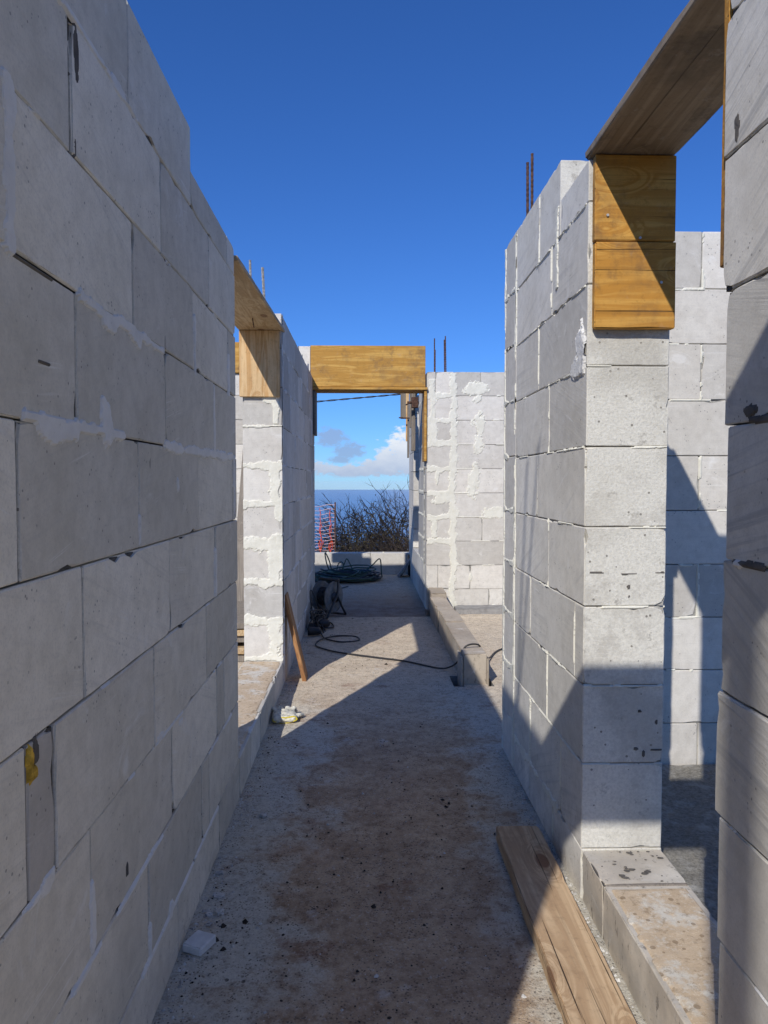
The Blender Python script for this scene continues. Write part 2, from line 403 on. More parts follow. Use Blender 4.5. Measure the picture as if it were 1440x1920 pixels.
vs_ = m.vor(w, 34); dk = m.math('MULTIPLY', m.math('LESS_THAN', vs_, .2), m.ramp(m.noise(w, 4.2, 5, .75), .55, .64))
base = m.mix(m.math('MULTIPLY', dk, .8), base, (.055, .042, .035))
vs3 = m.vor(w, 88); dk3 = m.math('MULTIPLY', m.math('LESS_THAN', vs3, .26), m.ramp(m.noise(w, 9, 4, .75), .40, .54))
base = m.mix(m.math('MULTIPLY', dk3, .7), base, (.07, .058, .048))
rd = m.ramp(m.noise(w, 3.3, 6, .75), .58, .67); base = m.mix(m.math('MULTIPLY', rd, .5), base, (.20, .09, .055))
base = m.mix(m.math('MULTIPLY', m.ramp(gr, .50, .68), .4), base, (.15, .13, .11))
base = m.mix(m.math('MULTIPLY', m.ramp(m.noise(w, 95, 4, .8), .57, .66), .4), base, (.70, .66, .58))
nor = m.bump(fine, .9, .006); nor = m.bump(gr, .7, .003, nor); nor = m.bump(mid, .4, .008, nor)
M['floor'] = m.done(base, nor)

m = N('rough_screed', .95, .15); w = m.world()
a = m.noise(w, 70, 6, .8); b_ = m.noise(w, 9, 5, .7)
base = m.mix(m.ramp(a, .35, .7), (.38, .355, .30), (.18, .165, .135)); base = m.mix(m.math('MULTIPLY', m.ramp(b_, .5, .66), .6), base, (.52, .50, .45))
M['screed'] = m.done(base, m.bump(a, 1, .012))

M['curb'] = aac('concrete_curb', (.52, .44, .335), (.42, .345, .26), stri=.15, dirt=1.2, speck=1.5)
M['conc'] = mortar('raw_concrete', (.34, .33, .31), (.23, .22, .21))
M['ply'] = wood('yellow_formply', (.60, .325, .07), (.47, .22, .035), 'X', ring=4, dirt=(.15, .085, .04), dirt_amt=.85, knots=True, cracks=.6, cem=.12)
M['ply_far'] = wood('yellow_formply_long', (.60, .345, .085), (.46, .235, .045), 'X', ring=4, dirt=(.19, .115, .055), dirt_amt=.85, knots=False, cem=.15)
M['pine'] = wood('fresh_pine', (.72, .50, .26), (.58, .34, .14), 'Z', ring=8, dirt_amt=.15, coarse=.8)
M['pine_long'] = wood('pine_soffit', (.56, .42, .25), (.42, .28, .14), 'Y', ring=7, dirt_amt=.25)
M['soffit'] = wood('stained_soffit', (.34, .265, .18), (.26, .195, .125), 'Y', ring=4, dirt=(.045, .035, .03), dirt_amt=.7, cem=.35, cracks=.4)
M['plank'] = wood('weathered_plank', (.63, .455, .275), (.47, .315, .18), 'Y', ring=4, dirt=(.22, .135, .075), dirt_amt=.45, cracks=.9, coarse=1.0)
M['lean'] = wood('orange_board', (.46, .24, .10), (.30, .14, .055), 'Z', ring=6, dirt_amt=.3)
M['oldboard'] = wood('grey_board', (.26, .215, .165), (.17, .135, .10), 'Z', ring=6, dirt_amt=.4, grey=.3, cem=.2)
M['rust'] = plain('rusty_steel', (.085, .045, .032), .85, .3, .5, 60, .6)
M['greysteel'] = plain('dusty_steel', (.30, .285, .26), .8, .3, .3, 60, .6)
M['tube'] = plain('galvanised_tube', (.4, .4, .4), .45, .5, .2, 20, .1, .8)
M['black'] = plain('black_rubber', (.035, .033, .031), .5, .4, .3, 30, .1)
M['blacksteel'] = plain('black_steel', (.045, .043, .04), .45, .5, .3, 30, .1)
M['disc'] = plain('dusty_grey_plastic', (.20, .195, .18), .7, .3, .25, 18, .2)
M['hose_green'] = plain('green_hose', (.05, .10, .075), .5, .4, .3, 20, .1)
M['hose_blue'] = plain('dark_teal_hose', (.03, .045, .06), .5, .4, .3, 20, .1)
M['hose_pale'] = plain('pale_hose', (.20, .28, .23), .5, .4, .3, 20, .1)
M['glove'] = plain('dirty_cotton', (.60, .57, .47), .95, .05, .3, 40, .9)
M['cuff'] = plain('yellow_cuff', (.62, .50, .06), .9, .1, .2, 40, .5)
M['net'] = plain('orange_net', (.78, .09, .03), .6, .3, .2, 12, .1)
M['net_pale'] = plain('sunlit_net', (.80, .52, .47), .6, .3, .15, 12, .1)  # pale pink paints in the overexposed sunlight on the strands
M['bark'] = plain('dark_bark', (.03, .026, .025), .95, .1, .4, 9, .6)
M['leaf'] = plain('dry_leaf', (.055, .045, .025), .9, .1, .5, 2, .2)
M['scrub'] = plain('dry_scrub', (.042, .032, .028), .95, .1, .5, 3, .5)
M['crumb_pale'] = plain('pale_crumbs', (.50, .485, .45), .95, .1, .3, 30, .6)
M['crumb_dark'] = plain('dark_crumbs', (.05, .042, .036), .95, .1, .4, 30, .6)
M['nail'] = plain('nail_head', (.5, .48, .44), .5, .5, .1, 30, .1, .5)
M['white_off'] = plain('white_offcut', (.62, .62, .60), .95, .1, .08, 40, .4)
M['stone'] = plain('grey_stone', (.22, .195, .165), .95, .1, .3, 20, .6)
m = N('hill_soil', .97, .05); w = m.world(); base = m.mix(m.ramp(m.noise(w, .25, 8, .7), .35, .7), (.085, .062, .04), (.04, .045, .022))
M['soil'] = m.done(base, m.bump(m.noise(w, 3, 6, .7), .8, .2))
m = N('sea_water', .22, .5); w = m.world(); mp = m.n('Mapping'); m.l(w, mp.inputs[0]); mp.inputs['Scale'].default_value = (.004, .012, 1)
m.b.inputs['IOR'].default_value = 1.33
base = m.mix(m.ramp(m.noise(w, .0006, 5, .6), .35, .7), (.012, .062, .19), (.018, .08, .22))
M['sea'] = m.done(base, m.bump(m.noise(mp.outputs[0], 9, 6, .7), .5, 2.0))

# ------------------------------------------------------------------ walls of blocks
JH, JV = .0032, .0054
def wall(label, orient, face, thick, rows, mat, side=1, step=.06, joint='joint', cat='wall', chips=3, base=None, uneven=.0013, ch=.0014):
    """orient 'Y': runs along Y, seen face at X=face, body towards side*X; orient 'X': runs along X, seen face at Y=face, body towards +Y"""
    us = [u for r in rows for u in r[2]]
    mid = (min(us) + max(us)) / 2; z0 = min(r[0] for r in rows)
    a, b = (face, face + side * thick); lo_t, hi_t = min(a, b), max(a, b)
    root = empty('block_wall', ((a + b) / 2, mid, z0) if orient == 'Y' else (mid, (a + b) / 2, z0))
    tag(root, label, cat)
    ox, oy, oz = root.location
    core = MB()
    for r in rows:
        za, zb, cuts = r[:3]; mt0 = mt = r[3] if len(r) > 3 else mat; own = r[4] if len(r) > 4 else {}
        ca, cb, e = cuts[0] + .006, cuts[-1] - .006, .005
        if orient == 'Y': core.box((lo_t + e - ox, ca - oy, za - oz), (hi_t - e - ox, cb - oy, zb - .006 - oz))
        else: core.box((ca - ox, lo_t + e - oy, za - oz), (cb - ox, hi_t - e - oy, zb - .006 - oz))
        for i in range(len(cuts) - 1):
            mt = own.get(i, mt0); u0, u1 = cuts[i] + JV / 2, cuts[i + 1] - JV / 2
            if i == 0: u0 = cuts[0]
            if i == len(cuts) - 2: u1 = cuts[-1]
            L = u1 - u0; Hh = zb - za - JH
            dims = (thick, L, Hh) if orient == 'Y' else (L, thick, Hh)
            X, F = worn_box(dims, step, ch, .010, chips)
            off = RN.uniform(-uneven, uneven)
            cc = ((lo_t + hi_t) / 2 + off, (u0 + u1) / 2, za + Hh / 2) if orient == 'Y' else ((u0 + u1) / 2, (lo_t + hi_t) / 2 + off, za + Hh / 2)
            o = mesh_obj('block', X, F, M[mt], root, (cc[0] - ox, cc[1] - oy, cc[2] - oz))
            k = RN.uniform(-.0022, .0022)
            o.rotation_euler = (k, RN.uniform(-.001, .001), RN.uniform(-.0025, .0025)) if orient == 'Y' else (RN.uniform(-.001, .001), k, RN.uniform(-.002, .002))
    core.build('mortar_joint', M[joint], root)
    return root

def smear(root, orient, face, nrm, u0, u1, z0, z1, feats, res=.007, mat='mortar', hmax=.006, seed=0, name='mortar_and_nick_patch'):
    """raised irregular mortar, also dark nick patches: feats = ('h', z, ua, ub, halfwidth, coverage) / ('v', u, za, zb, halfwidth, coverage) / ('e', u, z, ru, rz)"""
    nu = int((u1 - u0) / res) + 1; nz_ = int((z1 - z0) / res) + 1
    U, Z = np.meshgrid(np.linspace(u0, u1, nu), np.linspace(z0, z1, nz_), indexing='ij')
    n_ = fbm(U * 19 + seed, Z * 19 + 9 * seed, 5); nb = fbm(U * 6 + seed * 3, Z * 6 - seed, 3); nf = fbm(U * 70, Z * 70 + seed, 3)
    H_ = np.full(U.shape, -1.0)
    wob = (fbm(U * 8 + 3, Z * 8 + seed, 2) - .5)
    for f in feats:
        if f[0] == 'h':
            _, z, ua, ub, hw, cov = f
            d_ = np.abs(Z - z + wob * hw * 1.1); along = np.clip(np.minimum(U - ua, ub - U) / .02, -1, 0)
            wl_ = hw * (.15 + 1.45 * n_) * np.clip((nb - (1 - cov) * .9) * 6, -1, 1)
            v = (wl_ - d_) / hw + along * 3
        elif f[0] == 'v':
            _, u, za, zb, hw, cov = f
            d_ = np.abs(U - u + wob * hw * 1.1); along = np.clip(np.minimum(Z - za, zb - Z) / .02, -1, 0)
            wl_ = hw * (.15 + 1.45 * n_) * np.clip((nb - (1 - cov) * .9) * 6, -1, 1)
            v = (wl_ - d_) / hw + along * 3
        else:
            _, u, z, ru, rz = f
            v = 1 - np.sqrt(((U - u) / ru) ** 2 + ((Z - z) / rz) ** 2) + (n_ - .5) * 1.4
        H_ = np.maximum(H_, v)
    H_ = H_ + (nf - .5) * .55 * (H_ > -.5)
    on = H_ > 0
    h = np.clip(H_ * 5, 0, 1) * hmax * (.30 + .25 * nf + .75 * np.abs(fbm(U * 13 + 7, Z * 5, 3) - .5) * 2 + .35 * fbm(U * 5, Z * 24, 3))
    h = np.where(on, h + .0016, -.002)
    cell = on[:-1, :-1] | on[1:, :-1] | on[:-1, 1:] | on[1:, 1:]
    ids = -np.ones(U.shape, int); need = np.zeros(U.shape, bool)
    need[:-1, :-1] |= cell; need[1:, :-1] |= cell; need[:-1, 1:] |= cell; need[1:, 1:] |= cell
    ids[need] = np.arange(need.sum())
    if need.sum() == 0: return None
    T = face + nrm * h
    ox, oy, oz = root.location
    V = np.stack([T[need] - ox, U[need] - oy, Z[need] - oz], 1) if orient == 'Y' else np.stack([U[need] - ox, T[need] - oy, Z[need] - oz], 1)
    i, j = np.where(cell)
    q = np.stack([ids[i, j], ids[i + 1, j], ids[i + 1, j + 1], ids[i, j + 1]], 1)
    if (orient == 'Y' and nrm < 0) or (orient == 'X' and nrm > 0): q = q[:, ::-1]
    return mesh_obj(name, V.tolist(), q.tolist(), M[mat], root, (0, 0, 0), smooth=False)

def rebar(root, x, y, z0, z1, lean=(0, 0), r=.006, mat='rust'):
    mb = MB(); n = int((z1 - z0) / .012); ox, oy, oz = root.location
    mb.tube([(x + lean[0] * i / n - ox, y + lean[1] * i / n - oy, z0 + (z1 - z0) * i / n - oz) for i in range(n + 1)], r, 6, ribs=True)
    mb.build('rebar', M[mat], root)

XL, XR, T = -.522, .69, .25

# ---- near wall on the left
zl = [0, .172, .42, .672, .924, 1.176, 1.426, 1.676, 1.918, 2.162]
rowsL = [
    (zl[0], zl[1], [-.2, .22, .83, 1.43, 2.031, 2.62, 3.06, 3.36, 3.68, 4.28, 4.735]),
    (zl[1], zl[2], [-.2, .56, 1.16, 1.763, 2.341, 2.458, 3.035]),
    (zl[2], zl[3], [-.2, .19, .79, 1.393, 1.989, 2.6, 2.735, 3.04]),
    (zl[3], zl[4], [-.2, .53, 1.136, 1.237, 1.823, 2.436, 3.035], 'aac_left', {2: 'aac_dark'}),
    (zl[4], zl[5], [-.2, .17, .77, 1.377, 1.984, 2.59, 3.042]),
    (zl[5], zl[6], [-.2, .52, 1.129, 1.728, 2.341, 2.947, 3.038]),
    (zl[6], zl[7], [-.2, .16, .76, 1.364, 1.964, 2.586, 3.034]),
    (zl[7], zl[8], [-.2, .51, 1.116, 1.70, 2.284, 2.87, 3.03]),
    (zl[8], zl[9], [-.2, .15, .75, 1.355, 1.94, 2.525, 3.028]),
    (zl[9], 2.398, [-.2, .48, 1.085, 1.685, 2.274]),
    (zl[9], 2.272, [2.279, 2.865, 3.02]),
    (2.402, 2.56, [-.2, .35, .92]),
]
WL = wall('long shaded grey block wall filling the left side of the picture', 'Y', XL, T, rowsL, 'aac_left', side=-1, step=.035, chips=5)
ft = [('h', z - .006, -.1, 3.03, .0035, .26) for z in zl[2:]] + [
    ('h', 1.672, 1.38, 1.95, .012, .95), ('h', 1.66, 1.5, 1.75, .018, .75), ('e', 1.275, 1.415, .07, .02), ('e', 1.512, 1.45, .028, .045), ('h', 1.43, 1.15, 1.62, .010, .9),
    ('h', 1.424, 1.95, 3.0, .016, .85), ('v', 2.31, 1.66, 1.84, .012, 1), ('v', 2.59, 1.44, 1.66, .013, 1), ('v', 2.592, .93, 1.09, .016, 1),
    ('v', 2.88, 1.66, 1.82, .024, 1), ('v', 2.975, 1.2, 1.42, .02, 1), ('e', 2.082, 1.323, .008, .022), ('v', 1.115, 1.67, 1.925, .020, 1),
    ('e', 1.2, .668, .035, .018), ('h', .669, 1.15, 3.0, .005, .42), ('h', .414, 1.3, 3.0, .006, .45), ('v', 1.395, .43, .56, .012, .9),
    ('h', .166, 1.7, 2.6, .007, .5), ('v', 1.765, .17, .25, .008, 1), ('v', 1.728, 1.18, 1.25, .004, .8), ('e', 1.62, 2.165, .05, .012), ('h', 2.163, 1.3, 1.75, .008, .8), ('e', 2.09, .645, .025, .014),
    ('e', 1.96, .175, .03, .02), ('e', 1.88, .68, .03, .012)]
smear(WL, 'Y', XL, 1, .75, 3.03, .1, 2.25, ft, .0048, 'mortar_grey', .0028, 3)
smear(WL, 'Y', XL, 1, 1.0, 2.4, .3, 2.2, [('e', 1.383, 2.10, .012, .045), ('e', 1.37, 1.93, .006, .018), ('e', 1.168, .905, .014, .03), ('e', 1.605, .475, .006, .018), ('h', 1.668, 1.12, 1.36, .003, .6), ('h', 1.42, 1.2, 1.28, .004, .8),
      ('e', 1.235, 1.525, .025, .002)], .004, 'dark_mortar_nick_shade', .001, 5)  # notch and nicks: the shade inside them painted as dark patches
smear(WL, 'Y', XL, 1, 1.08, 1.2, .8, .97, [('e', 1.145, .895, .006, .036), ('e', 1.155, .872, .010, .010)], .003, 'foam', .006, 8)
smear(WL, 'Y', XL - .015, 1, 1.08, 1.2, .8, .97, [('e', 1.146, .90, .007, .05)], .01, 'foam', .001, 8)
# dirt trodden on the sill under the opening
rebar(WL, -.62, .42, 2.5, 3.9, (.0, -.42), mat='greysteel'); rebar(WL, -.66, .34, 2.5, 3.9, (.0, -.22), mat='greysteel'); rebar(WL, -.68, .62, 2.5, 3.1, mat='greysteel')

def dirt_top(root, x0, x1, y0, y1, z, seed, mat, cov=1.0, res=.012, hm=.006):
    nx, ny = int((x1 - x0) / res) + 1, int((y1 - y0) / res) + 1
    Xg, Yg = np.meshgrid(np.linspace(x0, x1, nx), np.linspace(y0, y1, ny), indexing='ij')
    n_ = fbm(Xg * 14 + seed, Yg * 14, 4); nf = fbm(Xg * 60, Yg * 60 + seed, 3)
    edge = np.minimum(np.minimum(Xg - x0, x1 - Xg), np.minimum(Yg - y0, y1 - Yg)) / .03
    v = np.minimum(edge, 1) - 1 + cov - n_ * .9
    h = np.where(v > 0, .0022 + np.clip(v * 2, 0, 1) * hm * (.3 + .35 * nf), -.003)
    on = v > 0; cell = on[:-1, :-1] | on[1:, :-1] | on[:-1, 1:] | on[1:, 1:]
    ids = np.arange(nx * ny).reshape(nx, ny); i, j = np.where(cell)
    q = np.stack([ids[i, j], ids[i + 1, j], ids[i + 1, j + 1], ids[i, j + 1]], 1)
    o = root.location
    used, inv = np.unique(q, return_inverse=True)
    V = np.stack([Xg.ravel() - o[0], Yg.ravel() - o[1], (z + h).ravel() - o[2]], 1)[used]
    return mesh_obj('caked_dirt', V.tolist(), inv.reshape(q.shape).tolist(), M[mat], root, (0, 0, 0))
m = N('caked_dirt', .97, .05); w = m.world(); n_a = m.noise(w, 12, 6, .7)
base = m.mix(m.ramp(n_a, .35, .7), (.60, .47, .32), (.50, .38, .25)); base = m.mix(m.ramp(m.noise(w, 7, 7, .75), .5, .62), base, (.64, .59, .49))
base = m.mix(m.math('MULTIPLY', m.ramp(m.noise(w, 40, 6, .8), .52, .64), .6), base, (.27, .19, .115))
base = m.mix(m.math('MULTIPLY', m.ramp(m.noise(w, 90, 5, .8), .55, .64), .5), base, (.74, .66, .52))
base = m.mix(m.math('MULTIPLY', m.math('LESS_THAN', m.vor(w, 22), .17), .6), base, (.20, .135, .075))
M['dirt'] = m.done(base, m.bump(m.noise(w, 110, 6, .8), .7, .003))
dirt_top(WL, -.765, -.535, 3.06, 4.72, zl[1] - JH, 2, 'dirt', 1.5)

# ---- second stretch of the left wall, beyond the opening
zc = [0, .180, .432, .683, .933, 1.183, 1.433, 1.683, 1.933, 2.178]
offs = [.3, .18, .0, .42, .2, .5, .07, .36, .25, .11]
rowsC = []
for i, z in enumerate(zc):
    zt = zc[i + 1] if i < 9 else 2.40
    u = 4.74; cuts = [u]; u += .22 + offs[i] * .9
    while u < 7.45: cuts.append(u); u += R.choice([.6, .6, .45, .3])
    cuts.append(7.585); rowsC.append((z, zt, cuts))
WC = wall('block wall beyond the left opening, its sunlit end smeared with thick cream mortar', 'Y', XL, T, rowsC, 'aac_column', side=-1, step=.07, chips=3, joint='joint_pale')
fc = [('h', .432, -.78, -.525, .032, 1), ('h', .683, -.78, -.525, .028, .95), ('h', .938, -.78, -.525, .055, 1), ('h', 1.183, -.78, -.525, .028, 1), ('h', 1.433, -.78, -.525, .038, 1), ('h', 1.683, -.78, -.525, .008, .9),
      ('v', -.578, .18, .44, .050, 1), ('v', -.572, .69, .95, .050, 1), ('v', -.57, 1.18, 1.44, .042, 1), ('v', -.565, 1.7, 1.87, .022, 1), ('h', .186, -.78, -.525, .02, .9), ('e', -.60, 1.86, .05, .03), ('e', -.545, 1.15, .03, .09), ('e', -.55, .84, .03, .1)]
smear(WC, 'X', 4.74, -1, -.772, -.522, .17, 1.9, fc, .005, 'mortar', .006, 4)
fw_ = [('h', z, 4.8, 7.5, .012, .5) for z in zc[1:]] + [('v', 4.78, .1, 2.4, .030, .8)]
for r_ in rowsC:
    for u in r_[2][1:-1]: fw_.append(('v', u, r_[0], r_[1], .010, .5))
smear(WC, 'Y', XL, 1, 4.76, 7.57, .1, 2.4, fw_, .009, 'mortar_grey', .003, 6)
rebar(WC, -.742, 4.98, 2.3, 2.80, (-.012, 0), mat='greysteel', r=.0075); rebar(WC, -.655, 5.02, 2.3, 2.765, (-.022, 0), mat='greysteel', r=.0085)
rebar(WC, -.648, 7.42, 2.35, 2.68, mat='greysteel'); rebar(WC, -.615, 7.44, 2.35, 2.60, mat='greysteel'); rebar(WC, -.60, 6.9, 2.35, 2.52, mat='greysteel')

# ---- near wall on the right (edge of the picture) with the base course running on under the opening
zr = [0, .165, .44, .683, .925, 1.182, 1.437, 1.693, 1.946, 2.205, 2.45]
endsR = [2.268, 1.378, 1.386, 1.404, 1.396, 1.386, 1.400, 1.414, 1.416, 1.408, 1.416]
rowsR = []
for i, z in enumerate(zr):
    zt = zr[i + 1] if i < 10 else 2.69
    cuts = [-.2, .25 + .3 * (i % 2), .8 + .12 * (i % 2), endsR[i]] if i else [-.2, .3, .86, 1.46, 2.065, 2.268]
    rowsR.append((z, zt, cuts, 'aac_dirty') if i == 0 else (z, zt, cuts))
WR = wall('nearest block wall at the right edge, beside the tall opening', 'Y', XR, T, rowsR, 'aac_near', side=1, step=.03, chips=11, ch=.0022, uneven=.0025)
smear(WR, 'Y', XR, -1, 1.0, 1.4, .3, 2.3, [('h', z - .005, 1.0, 1.345, .003, .3) for z in zr[2:]] + [('e', 1.34, 1.178, .014, .005)], .0035, 'mortar_grey', .002, 9)
smear(WR, 'Y', XR, -1, 1.0, 1.4, .3, 2.3, [('e', 1.365, 1.975, .010, .024), ('e', 1.30, 1.458, .022, .012), ('h', 1.181, 1.25, 1.35, .0045, .9), ('h', 1.440, 1.2, 1.3, .007, .9)], .004, 'dark_mortar_nick_shade', .001, 12)
dirt_top(WR, .70, .93, .6, 2.05, .165 - JH, 6, 'dirt', 1.35, .012, .005)
slab('insulation_strip', WR, (.694 - .815, 2.058 - 1.034, .02), (.938 - .815, 2.070 - 1.034, .1655), M['oldboard'], .03, .001, .002, 4)
rs0 = random.Random(3); sb = MB()
for k in range(26):                                            # spatter on the white sill block
    x, y, r0 = rs0.uniform(.71, .93), rs0.uniform(2.08, 2.26), rs0.choice([.002, .003, .004, .007]); n0 = 9; ox, oy, oz = WR.location
    ring_ = [(x + r0 * 1.6 * math.cos(6.283 * q_ / n0) * rs0.uniform(.7, 1.2) - ox, y + r0 * math.sin(6.283 * q_ / n0) * rs0.uniform(.7, 1.2) - oy, .1645 - oz) for q_ in range(n0)]
    sb.add(ring_ + [(x - ox, y - oy, .1665 - oz)], [(q_, (q_ + 1) % n0, n0) for q_ in range(n0)])
sb.build('spatter', M['dark_mortar_nick_shade'], WR)['kind'] = 'stuff'

# ---- pier on the right
zp = [0, .165, .44, .69, .94, 1.19, 1.44, 1.69, 1.94, 2.19]
jp = [[2.62, 3.0], [2.52, 3.0], [2.72], [2.37, 3.01], [2.72], [2.91], [2.73], [2.90], [2.71], []]
rowsP = []
for i, z in enumerate(zp):
    if i < 9: rowsP.append((z, zp[i + 1], [2.275] + jp[i] + [3.325]))
rowsP += [(2.19, 2.318, [2.275, 2.60]), (2.19, 2.458, [2.605, 2.905, 3.325])]
WP = wall('sunlit block pier between the tall opening and the side room, shadow band across it', 'Y', XR, T + .008, rowsP, 'aac_right', side=1, step=.03, chips=6, joint='joint_pale', uneven=.0012)
fp = [('h', z - .004, 2.3, 3.32, .0038, .5) for z in zp[2:]]
for r_ in rowsP:
    for u in r_[2][1:-1]: fp.append(('v', u + .004, r_[0], r_[1], .0042, .55))
fp += [('v', 2.64, 2.02, 2.30, .020, 1), ('v', 3.335, .0, 2.45, .009, .62), ('v', 3.0, .17, .42, .016, 1), ('h', .16, 2.5, 3.3, .02, .7)]
smear(WP, 'Y', XR, -1, 2.29, 3.36, .02, 2.44, fp, .0042, 'mortar', .003, 10)
smear(WP, 'Y', XR, -1, 2.28, 2.5, 1.6, 1.95, [('e', 2.322, 1.75, .05, .085), ('e', 2.37, 1.70, .06, .035)], .004, 'mortar_grey', .008, 13)
smear(WP, 'X', 2.275, -1, .69, .945, .1, 1.9, [('h', z - .004, .69, .945, .0035, .5) for z in zp[1:8]], .0035, 'mortar', .0025, 15)
smear(WP, 'X', 2.275, -1, .69, .945, .2, 1.6, [('h', 1.045, .71, .75, .0028, .7), ('h', 1.04, .81, .855, .004, .8), ('h', 1.045, .91, .94, .003, .8), ('e', .83, 1.0, .006, .008), ('e', .832, .97, .004, .006),
      ('e', .86, .485, .009, .006), ('h', .485, .83, .865, .002, .7), ('h', .482, .91, .942, .004, .8), ('e', .885, .47, .005, .01), ('e', .925, .57, .005, .009), ('e', .87, .605, .006, .005)], .003, 'dark_mortar_nick_shade', .0012, 17)  # small dark chips laid on as flat patches
rebar(WP, .757, 3.42, 2.3, 2.792, (-.004, 0)); rebar(WP, .786, 3.46, 2.3, 2.85, (-.003, 0))

# ---- side room wall seen through the tall opening, its end closes the pier
zx = [0, .21, .46, .705, .951, 1.199, 1.449, 1.704, 1.957, 2.205]
jx = [[1.04, 1.55], [1.30, 1.9], [.98, 1.90], [1.535, 2.1], [.98, 1.92], [1.535, 2.1], [.98, 1.9], [1.537, 2.1], [.98, 1.9], [1.532, 2.1]]
WX = wall('bright block wall of the side room, behind the tall opening', 'X', 3.335, .27, [(z, (zx[i + 1] if i < 9 else 2.463), [XR] + jx[i] + [2.6, 3.3]) for i, z in enumerate(zx)], 'aac_cross', step=.06, chips=4, joint='joint_pale')
fx = [('h', z - .004, .95, 2.4, .0035, .45) for z in zx[1:]] + [('v', 1.54, z, z + .245, .005, .7) for z in (.705, 1.199, 1.704, 2.205)]
smear(WX, 'X', 3.335, -1, 1.2, 1.9, .02, 2.45, fx, .006, 'mortar', .003, 20)
fs = [('v', 3.35, .0, 2.45, .014, .62), ('v', 3.59, .0, 2.45, .012, .6)] + [('h', z, 3.34, 3.6, .016, .55) for z in zx[1:]]
smear(WX, 'Y', XR, -1, 3.34, 3.603, .01, 2.45, fs, .005, 'mortar', .004, 22)

# ---- cross wall at the end of the corridor, right of the far doorway
zf = [-.02, .213, .463, .713, .963, 1.213, 1.463, 1.713, 1.963, 2.213]
jf = [[.925, 1.3], [.77, .925, 1.107], [.925], [.75, .925, 1.23], [.925], [.925, 1.5], [.925], [.74, .925, 1.17], [.925], [.74, .925, 1.205]]
WF = wall('bright block wall right of the far doorway, patched with cream mortar', 'X', 7.6, T, [(z, (zf[i + 1] if i < 9 else 2.46), [.65] + jf[i] + [1.8, 2.4, 3.3]) for i, z in enumerate(zf)], 'aac_cross', step=.08, chips=3, joint='joint_pale', ch=.002)
ff = [('v', .925, 0, 2.46, .042, 1)] + [('h', z, .655, .92, .034, .95) for z in zf[3:]] + [('h', z, .93, 2.0, .006, .5) for z in zf[2:]]
ff += [('v', .72, 1.98, 2.2, .035, 1), ('v', .70, 1.72, 1.95, .05, 1), ('v', .73, .75, .96, .035, 1), ('v', .70, 2.21, 2.38, .03, 1), ('v', .76, 1.3, 1.46, .02, 1), ('e', 1.16, 2.29, .13, .085), ('e', 1.18, 2.18, .05, .06), ('e', 1.19, 1.93, .07, .11), ('e', 1.19, 1.73, .06, .10),
       ('e', 1.137, 1.34, .055, .16), ('e', 1.36, 1.0, .13, .06), ('h', .0, .93, 2.2, .03, 1), ('e', 1.11, .34, .02, .05), ('e', .8, 1.15, .1, .06)]
smear(WF, 'X', 7.6, -1, .655, 2.2, -.01, 2.45, ff, .007, 'mortar', .005, 30)
rebar(WF, .739, 7.72, 2.35, 2.82); rebar(WF, .744, 7.70, 2.35, 2.70); rebar(WF, .862, 7.72, 2.35, 2.845, (-.01, 0)); rebar(WF, .848, 7.73, 2.35, 2.81, (-.006, 0))
# left of the doorway
WG = wall('block wall left of the far doorway, in line with it, seen past the left wall', 'X', 7.6, T, [(z, (zf[i + 1] if i < 9 else 2.43), [-3.3, -2.7, -2.1 + .3 * (i % 2), -1.5 + .3 * (i % 2), -.9 + .1 * (i % 2), XL]) for i, z in enumerate(zf)] + [(2.433, 2.715, [-.66, -.545])], 'aac_cross', step=.12, chips=2, joint='joint_pale')
# walls past the doorway on the right
rows3 = [(z, (zf[i + 1] if i < 9 else 2.46), [7.855, 8.2 + .2 * (i % 2), 8.69]) for i, z in enumerate(zf)]
W3 = wall('narrow stretch of block wall just past the far doorway, right side', 'Y', .65, T, rows3, 'aac_column', side=1, step=.1, chips=2, joint='joint_pale')
smear(W3, 'Y', .65, -1, 7.86, 8.68, .2, 2.4, [('h', z, 7.86, 8.68, .02, .7) for z in zf[2:]] + [('v', 7.9, .2, 2.4, .04, .9)], .012, 'mortar', .005, 33)
rows4 = [(z, (zf[i + 1] if i < 9 else 2.46), [9.63, 10.0 + .2 * (i % 2), 10.54]) for i, z in enumerate(zf)]
W4 = wall('farthest block wall past the doorway, ending at the low parapet', 'Y', .65, T, rows4, 'aac_cross', side=1, step=.1, chips=2, joint='joint_pale')
W5 = wall('knee-high block sill between the two farthest right wall stretches', 'Y', .65, T, [(-.02, .213, [8.695, 9.2, 9.625]), (.213, .46, [8.695, 9.0, 9.625])], 'aac_cross', side=1, step=.1, chips=2, joint='joint_pale')
PP = wall('low white parapet closing the slab before the sea view', 'X', 10.6, .22, [(-.02, .298, [-3.3, -2.1, -1.0, .1, 1.2, 2.3, 3.3])], 'aac_cross', step=.1, chips=3, joint='joint_pale')
mbp = MB()
for x, s_ in ((.29, .012), (.57, .010), (-.1, .008), (-.52, .008)):
    X_, F_ = worn_box((s_ * 2.6, s_ * 1.5, s_ * .9), .02, .004, .01, 3); mbp.add(X_ + np.array([x, 10.66, .298 + s_ * .55]) - np.array(PP.location), F_)
mbp.build('loose_mortar', M['mortar'], PP)['kind'] = 'stuff'

